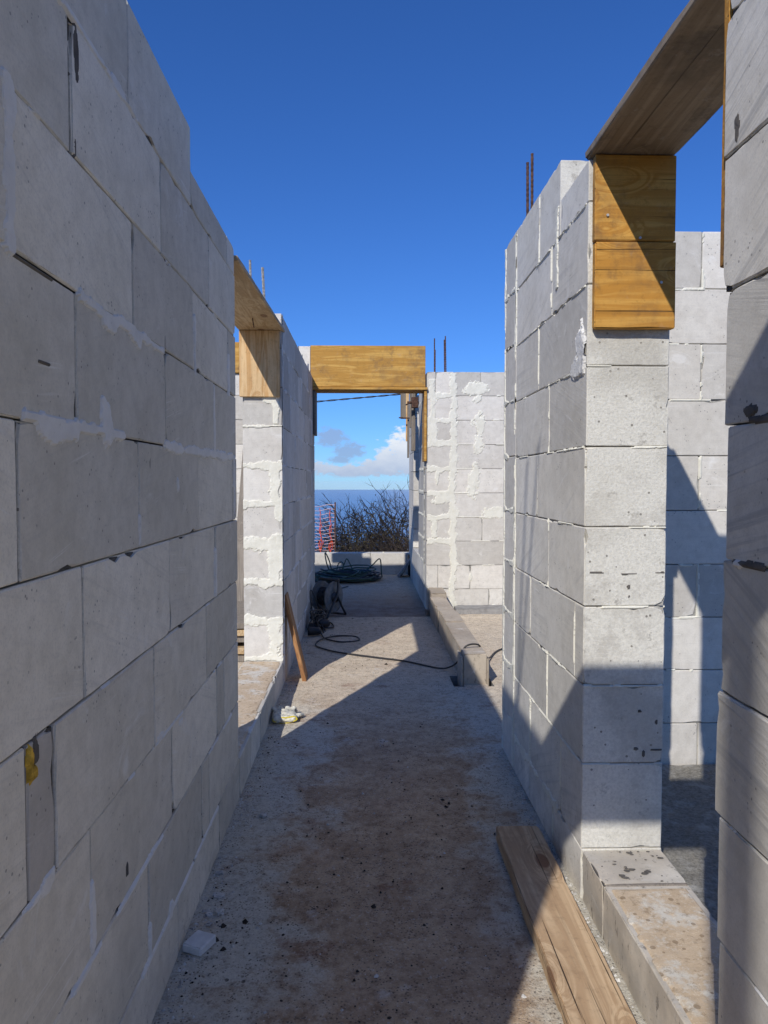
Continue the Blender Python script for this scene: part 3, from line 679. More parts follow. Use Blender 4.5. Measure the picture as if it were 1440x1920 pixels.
# ---- concrete block curb
CB = empty('block_curb', (.73, 6.0, -.12)); tag(CB, 'low brown concrete block curb along the right side of the corridor floor', 'curb')
for a_, b__, dx, top in ((4.765, 5.855, 0, .2), (5.865, 6.395, .004, .205), (6.405, 7.18, -.004, .198), (7.19, 7.59, .01, .232)):
    X_, F_ = worn_box((.152, b__ - a_, top + .12), .05, .005, .014, 6)
    mesh_obj('block', X_, F_, M['curb'], CB, (dx, (a_ + b__) / 2 - 6.0, (top + .12) / 2))
slab('form_board', CB, (-.092, -1.235, .0), (-.078, -1.03, .30), M['curb']); slab('form_board', CB, (.078, -1.235, .0), (.092, -.9, .29), M['curb'])

# ------------------------------------------------------------------ floor with two small pits by the curb
def axis(parts):
    o = []
    for a_, b__, s_ in parts: o += list(np.arange(a_, b__ - 1e-6, s_))
    return np.array(sorted(set(np.round(o + [parts[-1][1]], 4))))
pits = [(.585, .655, 4.72, 4.98), (.81, .85, 4.72, 5.3)]
xs = axis([(-3.4, -.6, .35), (-.6, 1.3, .02), (1.3, 3.4, .15)]); ys = axis([(-4, .8, .3), (.8, 8.4, .022), (8.4, 10.62, .06)])
xs = np.array(sorted(set(list(xs) + [.585, .655, .81, .85]))); ys = np.array(sorted(set(list(ys) + [4.72, 4.98, 5.3])))
Xg, Yg = np.meshgrid(xs, ys, indexing='ij')
Zg = (fbm(Xg * 9, Yg * 9, 4) - .5) * .008 + (fbm(Xg * 2, Yg * 2, 2) - .5) * .012 + (fbm(Xg * 40, Yg * 40, 2) - .5) * .003
Zg -= .010 * np.clip((Yg - 7.15 - .06 * fbm(Xg * 6, Yg * 0, 2)) / .05, 0, 1)
Zg += .006 * np.exp(-((Yg - 7.13 - .03 * fbm(Xg * 7, Yg * 0 + 3, 2)) / .05) ** 2)
Vf = np.stack([Xg.ravel(), Yg.ravel(), Zg.ravel()], 1); ids = np.arange(Vf.shape[0]).reshape(Xg.shape)
cx = (xs[:-1] + xs[1:]) / 2; cy = (ys[:-1] + ys[1:]) / 2; CX, CY = np.meshgrid(cx, cy, indexing='ij')
keep = np.ones(CX.shape, bool)
for p in pits: keep &= ~((CX > p[0]) & (CX < p[1]) & (CY > p[2]) & (CY < p[3]))
i, j = np.where(keep)
q = np.stack([ids[i, j], ids[i + 1, j], ids[i + 1, j + 1], ids[i, j + 1]], 1)
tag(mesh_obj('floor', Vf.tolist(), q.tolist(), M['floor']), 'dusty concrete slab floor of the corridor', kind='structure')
mb = MB()
for x0, x1, y0, y1 in pits:
    z0, z1 = -.14, -.003
    mb.add([(x0, y0, z0), (x1, y0, z0), (x1, y1, z0), (x0, y1, z0), (x0, y0, z1), (x1, y0, z1), (x1, y1, z1), (x0, y1, z1)], [(0, 1, 2, 3), (0, 4, 5, 1), (1, 5, 6, 2), (2, 6, 7, 3), (3, 7, 4, 0)])
tag(mb.build('floor_pit', M['conc']), 'small open pits in the slab beside the near end of the block curb', kind='structure')
Xg, Yg = np.meshgrid(np.arange(.945, 3.35, .03), np.arange(-2, 3.33, .03), indexing='ij')
Zg = .022 + (fbm(Xg * 18, Yg * 18, 4) - .5) * .018
ids = np.arange(Xg.size).reshape(Xg.shape); q = np.stack([ids[:-1, :-1], ids[1:, :-1], ids[1:, 1:], ids[:-1, 1:]], -1).reshape(-1, 4)
tag(mesh_obj('screed', np.stack([Xg.ravel(), Yg.ravel(), Zg.ravel()], 1).tolist(), q.tolist(), M['screed']), 'dark rough screed of the side room', kind='structure')
# ledge of raw concrete under the far cross wall
slabo = slab('concrete_footing', None, (.93, 7.36, -.03), (2.4, 7.597, .045), M['conc'], .05, .006, .03, 12); tag(slabo, 'rough grey concrete ledge at the foot of the far patched wall', 'ledge')

# ------------------------------------------------------------------ formwork of the openings
def formwork(label, loc):
    r = empty('lintel_formwork', loc); tag(r, label, 'formwork'); return r
def brd(root, name, lo, hi, mat, **k):
    l = root.location; return slab(name, root, np.array(lo) - np.array(l), np.array(hi) - np.array(l), M[mat], **k)
F1 = formwork('dark stained board bridging the tall right opening, with yellow boards hanging at its ends', (.82, 1.83, 2.33))
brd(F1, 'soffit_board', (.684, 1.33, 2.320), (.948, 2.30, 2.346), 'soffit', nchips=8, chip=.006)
JB = brd(F1, 'jamb_board', (.700, 2.243, 2.060), (.948, 2.270, 2.317), 'ply', nchips=3)
brd(F1, 'jamb_board', (.702, 2.241, 1.797), (.950, 2.270, 2.057), 'ply', nchips=3)
brd(F1, 'jamb_board', (.698, 1.420, 1.748), (.945, 1.445, 2.317), 'ply', label='yellow board seen edge-on against the nearest right wall')
for (x, z) in ((.738, 2.135), (.838, 2.068), (.905, 1.935)):
    mb = MB(); l = F1.location + JB.location
    mb.tube([(x - l[0], 2.2425 - l[1], z - l[2]), (x - l[0], 2.2385 - l[1], z - l[2])], .0042, 8); mb.build('nail', M['nail'], JB)
F2 = formwork('fresh pine board bridging the left opening, knotty board below its far end', (-.65, 3.9, 2.3))
brd(F2, 'soffit_board', (-.79, 3.032, 2.257), (-.508, 4.81, 2.279), 'pine_long', nchips=3, rot=(.038, 0, 0))
brd(F2, 'jamb_board', (-.787, 4.712, 1.867), (-.531, 4.736, 2.286), 'pine')
brd(F2, 'jamb_board', (-.787, 3.046, 1.87), (-.540, 3.068, 2.205), 'pine')
mb = MB(); mb.tube([(-.64 + .65, 4.30 - 3.9, 2.275 - 2.3), (-.637 + .65, 4.34 - 3.9, 2.225 - 2.3)], .003, 6); mb.build('nail', M['rust'], F2)
F3 = formwork('yellow formwork box over the far doorway facing the sea', (.05, 7.72, 2.3))
brd(F3, 'front_board', (-.540, 7.566, 2.298), (.633, 7.592, 2.715), 'ply_far', nchips=4)
brd(F3, 'soffit_board', (-.530, 7.555, 2.268), (.655, 7.880, 2.295), 'ply_far')
brd(F3, 'back_board', (-.50, 7.856, 2.298), (.633, 7.882, 2.43), 'ply_far')
brd(F3, 'jamb_board', (-.519, 7.60, 1.812), (-.492, 7.84, 2.265), 'oldboard', label='dark jamb board on the left')
brd(F3, 'jamb_board', (.622, 7.572, 1.54), (.648, 7.84, 2.265), 'ply_far')
F4 = formwork('orange formwork board on the far wall, peeking out behind the fresh pine board', (-1.8, 7.7, 2.43))
brd(F4, 'front_board', (-1.7, 7.57, 2.436), (-1.262, 7.596, 2.745), 'ply_far'); brd(F4, 'back_board', (-1.7, 7.854, 2.436), (-1.262, 7.88, 2.745), 'ply_far')
F5 = formwork('formwork box over the doorway in which the camera stands', (.08, -.08, 2.33))
brd(F5, 'front_board', (-.772, .024, 2.33), (.94, .05, 2.61), 'ply_far'); brd(F5, 'back_board', (-.772, -.2, 2.33), (.94, -.175, 2.61), 'ply_far')
brd(F5, 'soffit_board', (-.52, -.2, 2.302), (.69, .05, 2.327), 'ply_far')
# hanging boards and clamp past the doorway, on the right
F6 = formwork('weathered formwork boards and clamp hanging past the far doorway, top right of the sea view', (.6, 9.2, 2.4))
brd(F6, 'side_board', (.628, 8.60, 2.38), (.648, 9.75, 2.72), 'oldboard')
brd(F6, 'hanging_board', (.470, 9.42, 2.13), (.560, 9.445, 2.74), 'oldboard'); brd(F6, 'hanging_board', (.535, 9.35, 1.84), (.575, 9.375, 2.72), 'pine')
brd(F6, 'hanging_board', (.552, 9.28, 1.63), (.572, 9.36, 2.3), 'oldboard'); brd(F6, 'hanging_board', (.578, 8.92, 1.70), (.626, 8.99, 2.72), 'oldboard'); brd(F6, 'hanging_board', (.56, 9.0, 1.99), (.60, 9.05, 2.72), 'oldboard')
brd(F6, 'spreader', (.50, 9.30, 2.60), (.63, 9.42, 2.66), 'oldboard'); brd(F6, 'spreader', (.50, 8.9, 2.66), (.63, 9.3, 2.71), 'oldboard')
mb = MB(); l = F6.location
mb.tube([(.44 - l[0], 9.25 - l[1], 2.13 - l[2]), (.66 - l[0], 9.25 - l[1], 2.12 - l[2])], .009, 6); mb.build('tie_rod', M['rust'], F6); mb = MB(); mb.tube([(.52 - l[0], 8.8 - l[1], 2.27 - l[2]), (.66 - l[0], 8.8 - l[1], 2.27 - l[2])], .018, 6)
mb.box((.57 - l[0], 8.75 - l[1], 2.21 - l[2]), (.648 - l[0], 8.85 - l[1], 2.33 - l[2])); mb.tube([(.50 - l[0], 8.78 - l[1], 2.24 - l[2]), (.6 - l[0], 8.78 - l[1], 2.29 - l[2])], .01, 6)
mb.build('clamp', M['rust'], F6)

# ------------------------------------------------------------------ boards
PL = empty('plank', (.562, 1.6, 0), math.radians(-.2)); tag(PL, 'thick weathered brown plank lying on the floor beside the right wall', 'plank')
X_, F_ = worn_box((.158, 2.12, .052), .04, .004, .012, 12)
n_ = fbm(X_[:, 1] * 5, X_[:, 0] * 3 + 5, 3) - .5; X_[:, 0] += n_ * .010
mesh_obj('board', X_, F_, M['plank'], PL, (0, 0, .032))
LB = empty('board', (-.42, 4.86, 0)); tag(LB, 'short orange-brown board leaning against the left wall', 'board')
X_, F_ = worn_box((.028, .14, .60), .05, .002, .004, 3); o = mesh_obj('timber', X_, F_, M['lean'], LB, (-.042, .07, .287)); o.rotation_euler = (0, math.radians(-13), 0)
for k, (x, y, ang, ln, lab) in enumerate(((.60, 10.30, 38, .40, 'grey board leaning at the corner by the parapet, the nearer of two'), (.64, 10.40, 30, .38, 'grey board leaning at the corner by the parapet, the farther of two'))):
    E_ = empty('board', (x - .12, y, 0)); tag(E_, lab, 'board', 'boards leaning by the parapet')
    X_, F_ = worn_box((.035, .12, ln), .08, .003, .004, 2); o = mesh_obj('timber', X_, F_, M['conc'], E_, (math.sin(math.radians(ang)) * ln / 2, 0, math.cos(math.radians(ang)) * ln / 2)); o.rotation_euler = (0, math.radians(ang), 0)
E_ = slab('box', None, (.63, 10.38, 0), (.648, 10.56, .30), M['blacksteel'], .1); tag(E_, 'dark upright sheet behind the boards leaning by the parapet', 'sheet')

# ------------------------------------------------------------------ glove
def capsule_mesh(parts):
    bm = bmesh.new()
    for (a_, b__, r1, r2) in parts:
        a_, b__ = Vector(a_), Vector(b__); dv = b__ - a_; Lc = dv.length
        q_ = dv.to_track_quat('Z', 'Y').to_matrix().to_4x4()
        for p_, rr in ((a_, r1), (b__, r2)): bmesh.ops.create_icosphere(bm, subdivisions=2, radius=rr, matrix=Matrix.Translation(p_))
        bmesh.ops.create_cone(bm, cap_ends=True, segments=10, radius1=r1, radius2=r2, depth=Lc, matrix=Matrix.Translation((a_ + b__) / 2) @ q_)
    me = bpy.data.meshes.new('glove'); bm.to_mesh(me); bm.free(); return me
G = empty('glove', (-.44, 4.05, 0), math.radians(8)); tag(G, 'crumpled dirty white work glove with yellow cuff on the floor by the left sill', 'glove')
parts = [((-.035, -.02, .03), (.035, -.02, .028), .030, .028), ((-.03, .035, .035), (.03, .035, .032), .030, .028), ((-.035, -.02, .03), (-.03, .035, .035), .030, .03), ((.035, -.02, .028), (.03, .035, .032), .028, .028), ((0, 0, .036), (0, .03, .042), .032, .03)]
for k, (x, ln, tw) in enumerate(((-.036, .050, -.012), (-.012, .062, -.006), (.012, .058, .006), (.034, .045, .014))):
    parts += [((x, .045, .045), (x + tw, .045 + ln * .5, .058), .0135, .013), ((x + tw, .045 + ln * .5, .058), (x + tw * 1.6, .045 + ln * .85, .028), .013, .0115)]
parts += [((.04, .0, .03), (.072, .012, .034), .015, .0145), ((.072, .012, .034), (.088, .034, .022), .0145, .012)]
gme = capsule_mesh(parts); gme.materials.append(M['glove']); go = bpy.data.objects.new('glove_body', gme); COL.objects.link(go); go.parent = G; go.scale = (1.12, 1.2, .82)
rm = go.modifiers.new('r', 'REMESH'); rm.mode = 'VOXEL'; rm.voxel_size = .004; rm.use_smooth_shade = True
tx = bpy.data.textures.new('creases', 'CLOUDS'); tx.noise_scale = .018
dm = go.modifiers.new('d', 'DISPLACE'); dm.texture = tx; dm.strength = .010; dm.mid_level = .5
mb = MB(); cuffp = []
for k in range(17):
    an = 2 * math.pi * k / 16; cuffp.append((.066 * math.cos(an), -.046 + .006 * math.sin(3 * an), .024 + .017 * math.sin(an) * (.95 + .3 * math.sin(3 * an))))
mb.tube(cuffp, .0045, 6, cap=False); mb.build('cuff', M['cuff'], G, True)

# ------------------------------------------------------------------ chips, offcut, stone, crumbs
def chunk(name, loc, s_, mat, label, cat, group=None, rz=0, flat=.5, tilt=0):
    X_, F_ = worn_box((s_, s_ * .8, s_ * flat), s_ * .25, s_ * .09, s_ * .25, 8)
    X_[:, 0] += X_[:, 1] * .2 * R.uniform(-1, 1)
    o = mesh_obj(name, X_, F_, M[mat], None, (loc[0], loc[1], loc[2] + s_ * flat * .5)); o.rotation_euler = (tilt, R.uniform(-.08, .08), rz)
    return tag(o, label, cat, group)
X_, F_ = worn_box((.062, .070, .026), .012, .0015, .002, 3); X_[:, 0] += X_[:, 1] * .12
o = mesh_obj('block_offcut', X_, F_, M['white_off'], None, (-.470, 2.058, .0165)); o.rotation_euler = (.05, .06, -.35); tag(o, 'square white block offcut on the floor against the left wall', 'offcut')
for k, (x, y, s_, lab) in enumerate([(-.49, 2.455, .03, 'pale chip tight against the left wall, farthest of the chip cluster'), (-.466, 2.319, .038, 'broad pale mortar flake in the chip cluster by the left wall'), (-.443, 2.228, .034, 'pale flake at the corridor side of the chip cluster'),
        (-.476, 2.215, .024, 'small pale chip in the middle of the chip cluster'), (-.40, 2.885, .036, 'single pale chip alone on the floor, farther up the left side'), (-.464, 2.165, .022, 'nearest small chip of the cluster above the white offcut')]):
    chunk('mortar_chip', (x, y, .001), s_, 'crumb_pale', lab, 'chip', 'pale chips by the left wall', rz=R.uniform(0, 3), flat=.22)
chunk('stone', (.655, 7.19, 0), .085, 'stone', 'rounded grey stone at the foot of the block curb', 'stone', rz=.4, flat=.8)
def crumbs(name, mat, label, pts):
    mb = MB()
    for (x, y, s_) in pts:
        base_ = [(1, 0, -.3), (.3, .9, -.3), (-.8, .5, -.3), (-.7, -.6, -.3), (.3, -.9, -.3), (.1, .1, .8), (.5, .3, .5)]
        a_ = R.uniform(0, 6.28); ca, sa = math.cos(a_), math.sin(a_); k1, k2 = R.uniform(.6, 1.3), R.uniform(.5, 1.0)
        v_ = [(x + s_ * (ca * p[0] * k1 - sa * p[1]) * R.uniform(.8, 1.2), y + s_ * (sa * p[0] * k1 + ca * p[1]) * R.uniform(.8, 1.2), .001 + s_ * k2 * (p[2] + .3)) for p in base_]
        mb.add(v_, [(0, 1, 6), (1, 2, 5), (2, 3, 5), (3, 4, 5), (4, 0, 5), (0, 6, 5), (1, 5, 6), (4, 3, 2, 1, 0)])
    tag(mb.build(name, M[mat]), label, 'crumbs', kind='stuff')
pts = []
for k in range(1500):
    y = R.uniform(1.0, 7.3) if k % 3 else R.uniform(1.2, 3.2); side = R.random()
    if side < .5: x = -.515 + abs(R.gauss(0, .035))
    elif side < .85: x = .685 - abs(R.gauss(0, .03))
    else: x = R.uniform(-.5, .66)
    if (x > .4 and 3.6 < y) and not (y > 4.9): continue
    pts.append((x, y, R.choice([.002, .003, .0035, .005, .007])))
crumbs('rubble', 'crumb_pale', 'pale mortar crumbs along the foot of the corridor walls', pts)
pts = []
for k in range(1500):
    y = 1.0 + 6.2 * R.random() ** 1.6; x = R.gauss(.05, .3) if k % 4 else -.50 + abs(R.gauss(0, .05))
    if -.51 < x < .66 and fbm(x * 5, y * 5, 3) > .42: pts.append((x, y, R.choice([.0018, .0022, .003, .004, .0055])))
for (x, y) in ((.328, 3.017), (.335, 2.95), (.35, 2.98), (-.2, 4.0), (.03, 2.25), (-.42, 2.16), (-.40, 2.05), (-.36, 2.18), (.16, 5.3), (-.11, 7.1), (-.43, 2.09)): pts.append((x, y, .011))
crumbs('grit', 'crumb_dark', 'dark grit and clods scattered over the corridor floor', pts)

# ------------------------------------------------------------------ cable reel and cables
RE = empty('cable_reel', (-.36, 7.22, 0), math.radians(-32)); tag(RE, 'black framed cable reel with two grey discs, standing by the left wall', 'cable reel')
def disc(x, r_=.155, th=.012, name='disc'):
    mb = MB(); seg = 28; vs = []; fs = []
    prof = [(-th / 2, .03), (-th / 2, r_ * .5), (-th * .3, r_ * .55), (-th * .3, r_ * .92), (-th / 2, r_), (th / 2, r_), (th * .3, r_ * .92), (th * .3, r_ * .55), (th / 2, r_ * .5), (th / 2, .03)]
    for k in range(seg):
        an = 2 * math.pi * k / seg
        for (dx, rr) in prof: vs.append((x + dx, rr * math.cos(an), .20 + rr * math.sin(an)))
    n_ = len(prof)
    for k in range(seg):
        k2 = (k + 1) % seg
        for a_ in range(n_ - 1): fs.append((k * n_ + a_, k * n_ + a_ + 1, k2 * n_ + a_ + 1, k2 * n_ + a_))
        fs.append((k * n_ + n_ - 1, k * n_, k2 * n_, k2 * n_ + n_ - 1))
    mb.add(vs, fs); return mb.build(name, M['disc'], RE, True)
disc(-.075); disc(.075)
mb = MB(); mb.tube([(-.11, 0, .2), (.11, 0, .2)], .05, 14); mb.build('drum', M['blacksteel'], RE, True)
mb = MB(); pth = [(-.06 + .12 * abs(((k / 40) % 2) - 1), .085 * math.cos(k * .45), .2 + .085 * math.sin(k * .45)) for k in range(220)]
mb.tube(pth, .008, 5); mb.build('wound_cable', M['black'], RE, True)
mb = MB()
for s_ in (-1, 1):
    mb.tube(smooth_path([(s_ * .12, -.19, .012), (s_ * .12, -.05, .17), (s_ * .12, .0, .24), (s_ * .11, .03, .36)], 5), .011, 8)
    mb.tube(smooth_path([(s_ * .12, .0, .22), (s_ * .12, .08, .1), (s_ * .12, .15, .012)], 5), .011, 8)
mb.tube([(-.12, -.19, .012), (.12, -.19, .012)], .011, 8); mb.tube([(-.12, .15, .012), (.12, .15, .012)], .011, 8)
mb.build('frame', M['blacksteel'], RE, True)
mb = MB(); mb.tube([(-.115, .03, .365), (.115, .03, .365)], .017, 10); mb.build('handle', M['blacksteel'], RE, True)

zc_ = .009
cab = [(-.36, 7.0, .05), (-.40, 6.72, zc_), (-.323, 6.88, zc_), (-.277, 6.64, zc_), (-.392, 6.55, zc_ + .008), (-.36, 6.3, zc_), (-.315, 6.147, zc_), (-.186, 6.03, zc_), (-.046, 6.078, zc_), (-.06, 6.22, zc_), (-.15, 6.27, zc_), (-.261, 6.25, zc_), (-.36, 6.06, zc_ + .012), (-.389, 5.908, zc_), (-.30, 5.76, zc_),
       (-.174, 5.644, zc_), (.071, 5.50, zc_), (.305, 5.362, zc_), (.523, 5.16, zc_), (.60, 5.10, .03), (.645, 4.96, .11), (.69, 4.93, .214), (.78, 4.96, .218), (.835, 5.08, .13), (.93, 5.4, .02), (1.1, 5.75, zc_), (1.6, 6.1, zc_)]
mb = MB(); mb.tube(smooth_path(cab, 8), .0062, 6); tag(mb.build('extension_cable', M['black'], None, True), 'thin black cable looping across the floor and over the curb', 'cable')
TG = empty('cable_tangle', (-.44, 6.75, 0)); tag(TG, 'tangle of black wires and sockets against the left wall, in front of the reel', 'cable')
mb = MB()
for k in range(9):
    pts_ = [(R.uniform(-.06, .10), R.uniform(-.35, .2), .01)]
    for q_ in range(4): pts_.append((R.uniform(-.06, .10), R.uniform(-.35, .25), R.uniform(.01, .2)))
    pts_.append((R.uniform(-.05, .10), R.uniform(-.4, .2), .01)); mb.tube(smooth_path(pts_, 7), .0055, 5)
mb.tube(smooth_path([(.02, -.3, .01), (-.05, -.05, .28), (-.04, .1, .30), (.05, .25, .02)], 8), .005, 5)
mb.build('wire', M['black'], TG, True)
for (x, y, z, r_) in ((-.01, -.45, .045, .04), (.05, -.14, .05, .042), (-.02, -.2, .035, .033)):
    mb = MB(); mb.tube([(x - .03, y, z), (x - .015, y, z), (x + .05, y + .03, z - .005), (x + .065, y + .04, z - .005)], r_, 10, r2=r_ * .8); mb.build('socket', M['black'], TG, True)
mb = MB(); mb.tube(smooth_path([(-.50, 8.4, .01), (-.35, 8.9, .01), (-.2, 9.25, .01)], 6), .008, 5); tag(mb.build('loose_cable', M['black'], None, True), 'short dark cable end on the floor in the far doorway', 'cable')

HC = empty('hose_pile', (-.33, 9.95, 0)); tag(HC, 'heap of tangled green and dark hoses on the slab before the parapet', 'hose')
def loops(n_, mat, name, r_, zmax, spread=.3, big=(.15, .32)):
    mb = MB()
    for k in range(n_):
        cx_, cy_ = R.gauss(0, spread), R.gauss(0, .12); a_ = R.uniform(*big) * 1.3; b_ = a_ * R.uniform(.5, .9); z0_ = R.uniform(.01, zmax); tl = R.uniform(-.25, .25); ph = R.uniform(0, 6)
        pts_ = []
        for q_ in range(15):
            an = ph + q_ / 14 * 2 * math.pi * R.uniform(.97, 1.03)
            pts_.append((max(-.36, min(.60, cx_)) * max(0, 1 - a_ / .45) + .1 * min(1, a_ / .45) + a_ * math.cos(an), cy_ + b_ * math.sin(an), max(r_, z0_ + tl * a_ * math.sin(an + 1) + R.uniform(-.012, .012))))
        mb.tube(smooth_path(pts_, 3), r_, 5)
    mb.build(name, M[mat], HC, True)
loops(22, 'hose_green', 'green_hose', .010, .11); loops(20, 'hose_blue', 'dark_hose', .011, .09); loops(3, 'hose_pale', 'pale_hose', .009, .12)
mb = MB()
for pts_ in ([(-.12, .1, .05), (-.18, .1, .22), (-.2, .12, .36), (-.14, .1, .24), (-.1, .08, .06)], [(.0, .1, .05), (.06, .12, .2), (.10, .12, .27), (.16, .1, .16), (.2, .1, .04)], [(-.05, 0, .05), (-.02, .1, .2), (.04, .1, .22), (.06, 0, .08)], [(.3, .1, .05), (.45, .1, .19), (.55, .12, .27), (.57, .1, .1), (.58, .08, .02)]):
    mb.tube(smooth_path(pts_, 6), .009, 5)
mb.build('raised_loop', M['hose_green'], HC, True)

# scaffold tube behind the camera: throws the soft dark stripe on the nearest right wall
SC = empty('scaffold_post', (-.62, -1.57, 0)); tag(SC, 'upright scaffold tube standing behind the doorway', 'scaffold post')
mb = MB(); mb.tube([(0, 0, .01), (0, 0, 3.7)], .030, 12); mb.build('tube', M['tube'], SC, True)
mb = MB(); mb.box((-.07, -.07, 0), (.07, .07, .008)); mb.build('base_plate', M['tube'], SC)

# things outside the left opening
PL2 = empty('timber_pile', (-1.25, 5.7, -.3)); tag(PL2, 'pile of yellowish boards outside, seen through the left opening', 'timber pile')
for k in range(9):
    slab('board', PL2, (-.5 + .03 * (k % 3), -.2 - .02 * k, .04 + k * .065), (.42 - .02 * (k % 2), .6, .085 + k * .065), M['pine_long' if k % 2 else 'oldboard'], .2, rot=(R.uniform(-.03, .03), R.uniform(-.03, .03), R.uniform(-.12, .12)))
ST = empty('strut', (-1.15, 6.6, -.3)); tag(ST, 'grey board standing against the wall outside the left opening', 'board')
o = slab('timber', ST, (-.06, -.02, 0), (.06, .02, 2.5), M['oldboard'], .3, rot=(-.33, .03, 0)); o.location = (0, .45, 1.2)

# ------------------------------------------------------------------ terrain, sea, net, trees, cable
xs = np.concatenate([-np.geomspace(8, 9000, 26)[::-1], np.linspace(-7.5, 7.5, 16), np.geomspace(8, 9000, 26)])
ys = np.concatenate([-np.geomspace(5, 2500, 16)[::-1], np.linspace(-4, 30, 50), np.geomspace(32, 2400, 40)])
Xg, Yg = np.meshgrid(xs, ys, indexing='ij')
amp = np.clip((Yg - 12) / 8, 0, 1) * np.clip(np.abs(Yg) * .02, .25, 14)
Zg = -.35 - .27 * np.clip(Yg - 11.6, 0, None) + (fbm(Xg * .11, Yg * .11, 4) - .5) * amp
ids = np.arange(Xg.size).reshape(Xg.shape); q = np.stack([ids[:-1, :-1], ids[1:, :-1], ids[1:, 1:], ids[:-1, 1:]], -1).reshape(-1, 4)
tag(mesh_obj('hillside', np.stack([Xg.ravel(), Yg.ravel(), Zg.ravel()], 1).tolist(), q.tolist(), M['soil'], smooth=True), 'dark hillside dropping to the sea', kind='structure')
mb = MB(); vs = [(0, 0, -450)]; n_ = 96
for rr in (500, 2000, 8000, 20000, 41400):
    for k in range(n_): vs.append((rr * math.cos(2 * math.pi * k / n_), rr * math.sin(2 * math.pi * k / n_), -450))
fs = [(0, 1 + k, 1 + (k + 1) % n_) for k in range(n_)]
for s_ in range(4):
    for k in range(n_): a_ = 1 + s_ * n_; fs.append((a_ + k, a_ + n_ + k, a_ + n_ + (k + 1) % n_, a_ + (k + 1) % n_))
mb.add(vs, fs); tag(mb.build('sea', M['sea']), 'calm blue sea far below', kind='structure')

NF = empty('safety_net', (-1.3, 12.5, -.5)); tag(NF, 'orange plastic safety net on a dark post beyond the parapet', 'safety net')
for x in (.81, -.9):
    mb = MB(); mb.tube([(x, 0, -.15), (x + .005, 0, 1.48)], .014, 8); mb.build('post', M['rust'], NF, True)
mb = MB()
for k in range(24):
    z = .42 + k * .042 + .001 * k * k; pts_ = []
    if z > 1.46: break
    for q_ in range(29):
        x = -.9 + q_ / 28 * 1.71; sag = -.05 * math.sin(math.pi * q_ / 28) * (z - .3)
        pts_.append((x, .02 * math.sin(q_ * .9 + k * .6), z + sag + .010 * math.sin(q_ * 1.35 + k * .25) + .02 * (q_ / 28)))
    mb.tube(pts_, .0042, 4)
mb.build('horizontal_strand', M['net_pale'], NF)
mb = MB()
for x in [-.8 + .17 * k for k in range(10)]:
    for rep in range(3):
        pts_ = [(x + rep * .012 + .03 * math.sin(q_ * .9 + rep + x * 5) * (1 - q_ / 26) + .01 * R.uniform(-1, 1), .012 * R.uniform(-1, 1), .38 + q_ * .04) for q_ in range(26)]
        mb.tube(pts_[:26 - rep * 7], .0055, 4)
mb.build('vertical_strand', M['net'], NF)

def tree(x, y, zb, height, seed, label, spread=.8, lean=0.0, levels=6):
    r_ = random.Random(seed); root = empty('bare_tree', (x, y, zb)); tag(root, label, 'tree', 'bare trees beyond the parapet')
    tr, cr_ = MB(), MB()
    def grow(p, dr, ln, rad, lev):
        n_ = 5 if lev < 3 else 3; pts_ = [p]; dd = dr.copy()
        for k in range(n_):
            dd = (dd + Vector((r_.gauss(0, .17), r_.gauss(0, .17), r_.gauss(.03, .1)))).normalized(); pts_.append(pts_[-1] + dd * ln / n_)
        (tr if lev == 0 else cr_).tube(pts_, rad, 5 if lev < 2 else 3, r2=rad * (.6 if lev < levels else .3), cap=False)
        if lev >= levels: return
        nb_ = 4 if lev < 2 else r_.choice([2, 3, 3])
        for k in range(nb_):
            at = pts_[-1] if k == 0 else pts_[r_.randint(max(1, n_ // 2), n_)]
            ax_ = Vector((r_.gauss(0, 1), r_.gauss(0, 1), r_.gauss(.1, .35))).normalized()
            nd = (dd * (1.0 if k == 0 else .55) + ax_ * spread * (.45 if k == 0 else .95)).normalized()
            grow(at, nd, ln * r_.uniform(.66, .86), max(.0055, rad * (.74 if k == 0 else .6)), lev + 1)
    grow(Vector((0, 0, 0)), Vector((lean, 0, 1)), height * .30, height * .013, 0)
    tr.build('trunk', M['bark'], root); cr_.build('crown', M['bark'], root)
    return root
ground = lambda y: -.35 - .27 * max(0, y - 11.6)
tree(.33, 17.6, ground(17.6) - .1, 3.55, 5, 'tallest bare tree, dark twigs against the sea in the middle', .75)
tree(1.0, 18.2, ground(18.2) - .1, 4.0, 9, 'bare tree at the right edge of the sea view', .8)
tree(-.50, 17.0, ground(17.0) - .1, 3.0, 12, 'lower bare tree just right of the orange net', .85)
tree(.72, 16.4, ground(16.4) - .1, 2.5, 21, 'small bare tree between the tallest one and the right edge', .95)
tree(-.05, 16.0, ground(16.0) - .1, 2.3, 33, 'small bare tree left of the tallest one', .95)
tree(.15, 16.6, ground(16.6) - .1, 2.7, 51, 'slim bare tree in front of the tallest one', .8)
tree(-.25, 18.4, ground(18.4) - .1, 3.1, 57, 'bare tree behind the small left one, half hidden', .8)
tree(.62, 18.0, ground(18.0) - .1, 3.0, 61, 'bare tree directly right of the tallest trunk', .8)
tree(1.9, 19, ground(19) - .1, 3.4, 41, 'bare tree hidden behind the right walls', .8, levels=5)
tree(-1.6, 19, ground(19) - .2, 2.6, 43, 'bare tree behind the orange net', .8, levels=5)
mb = MB(); rs = random.Random(4)
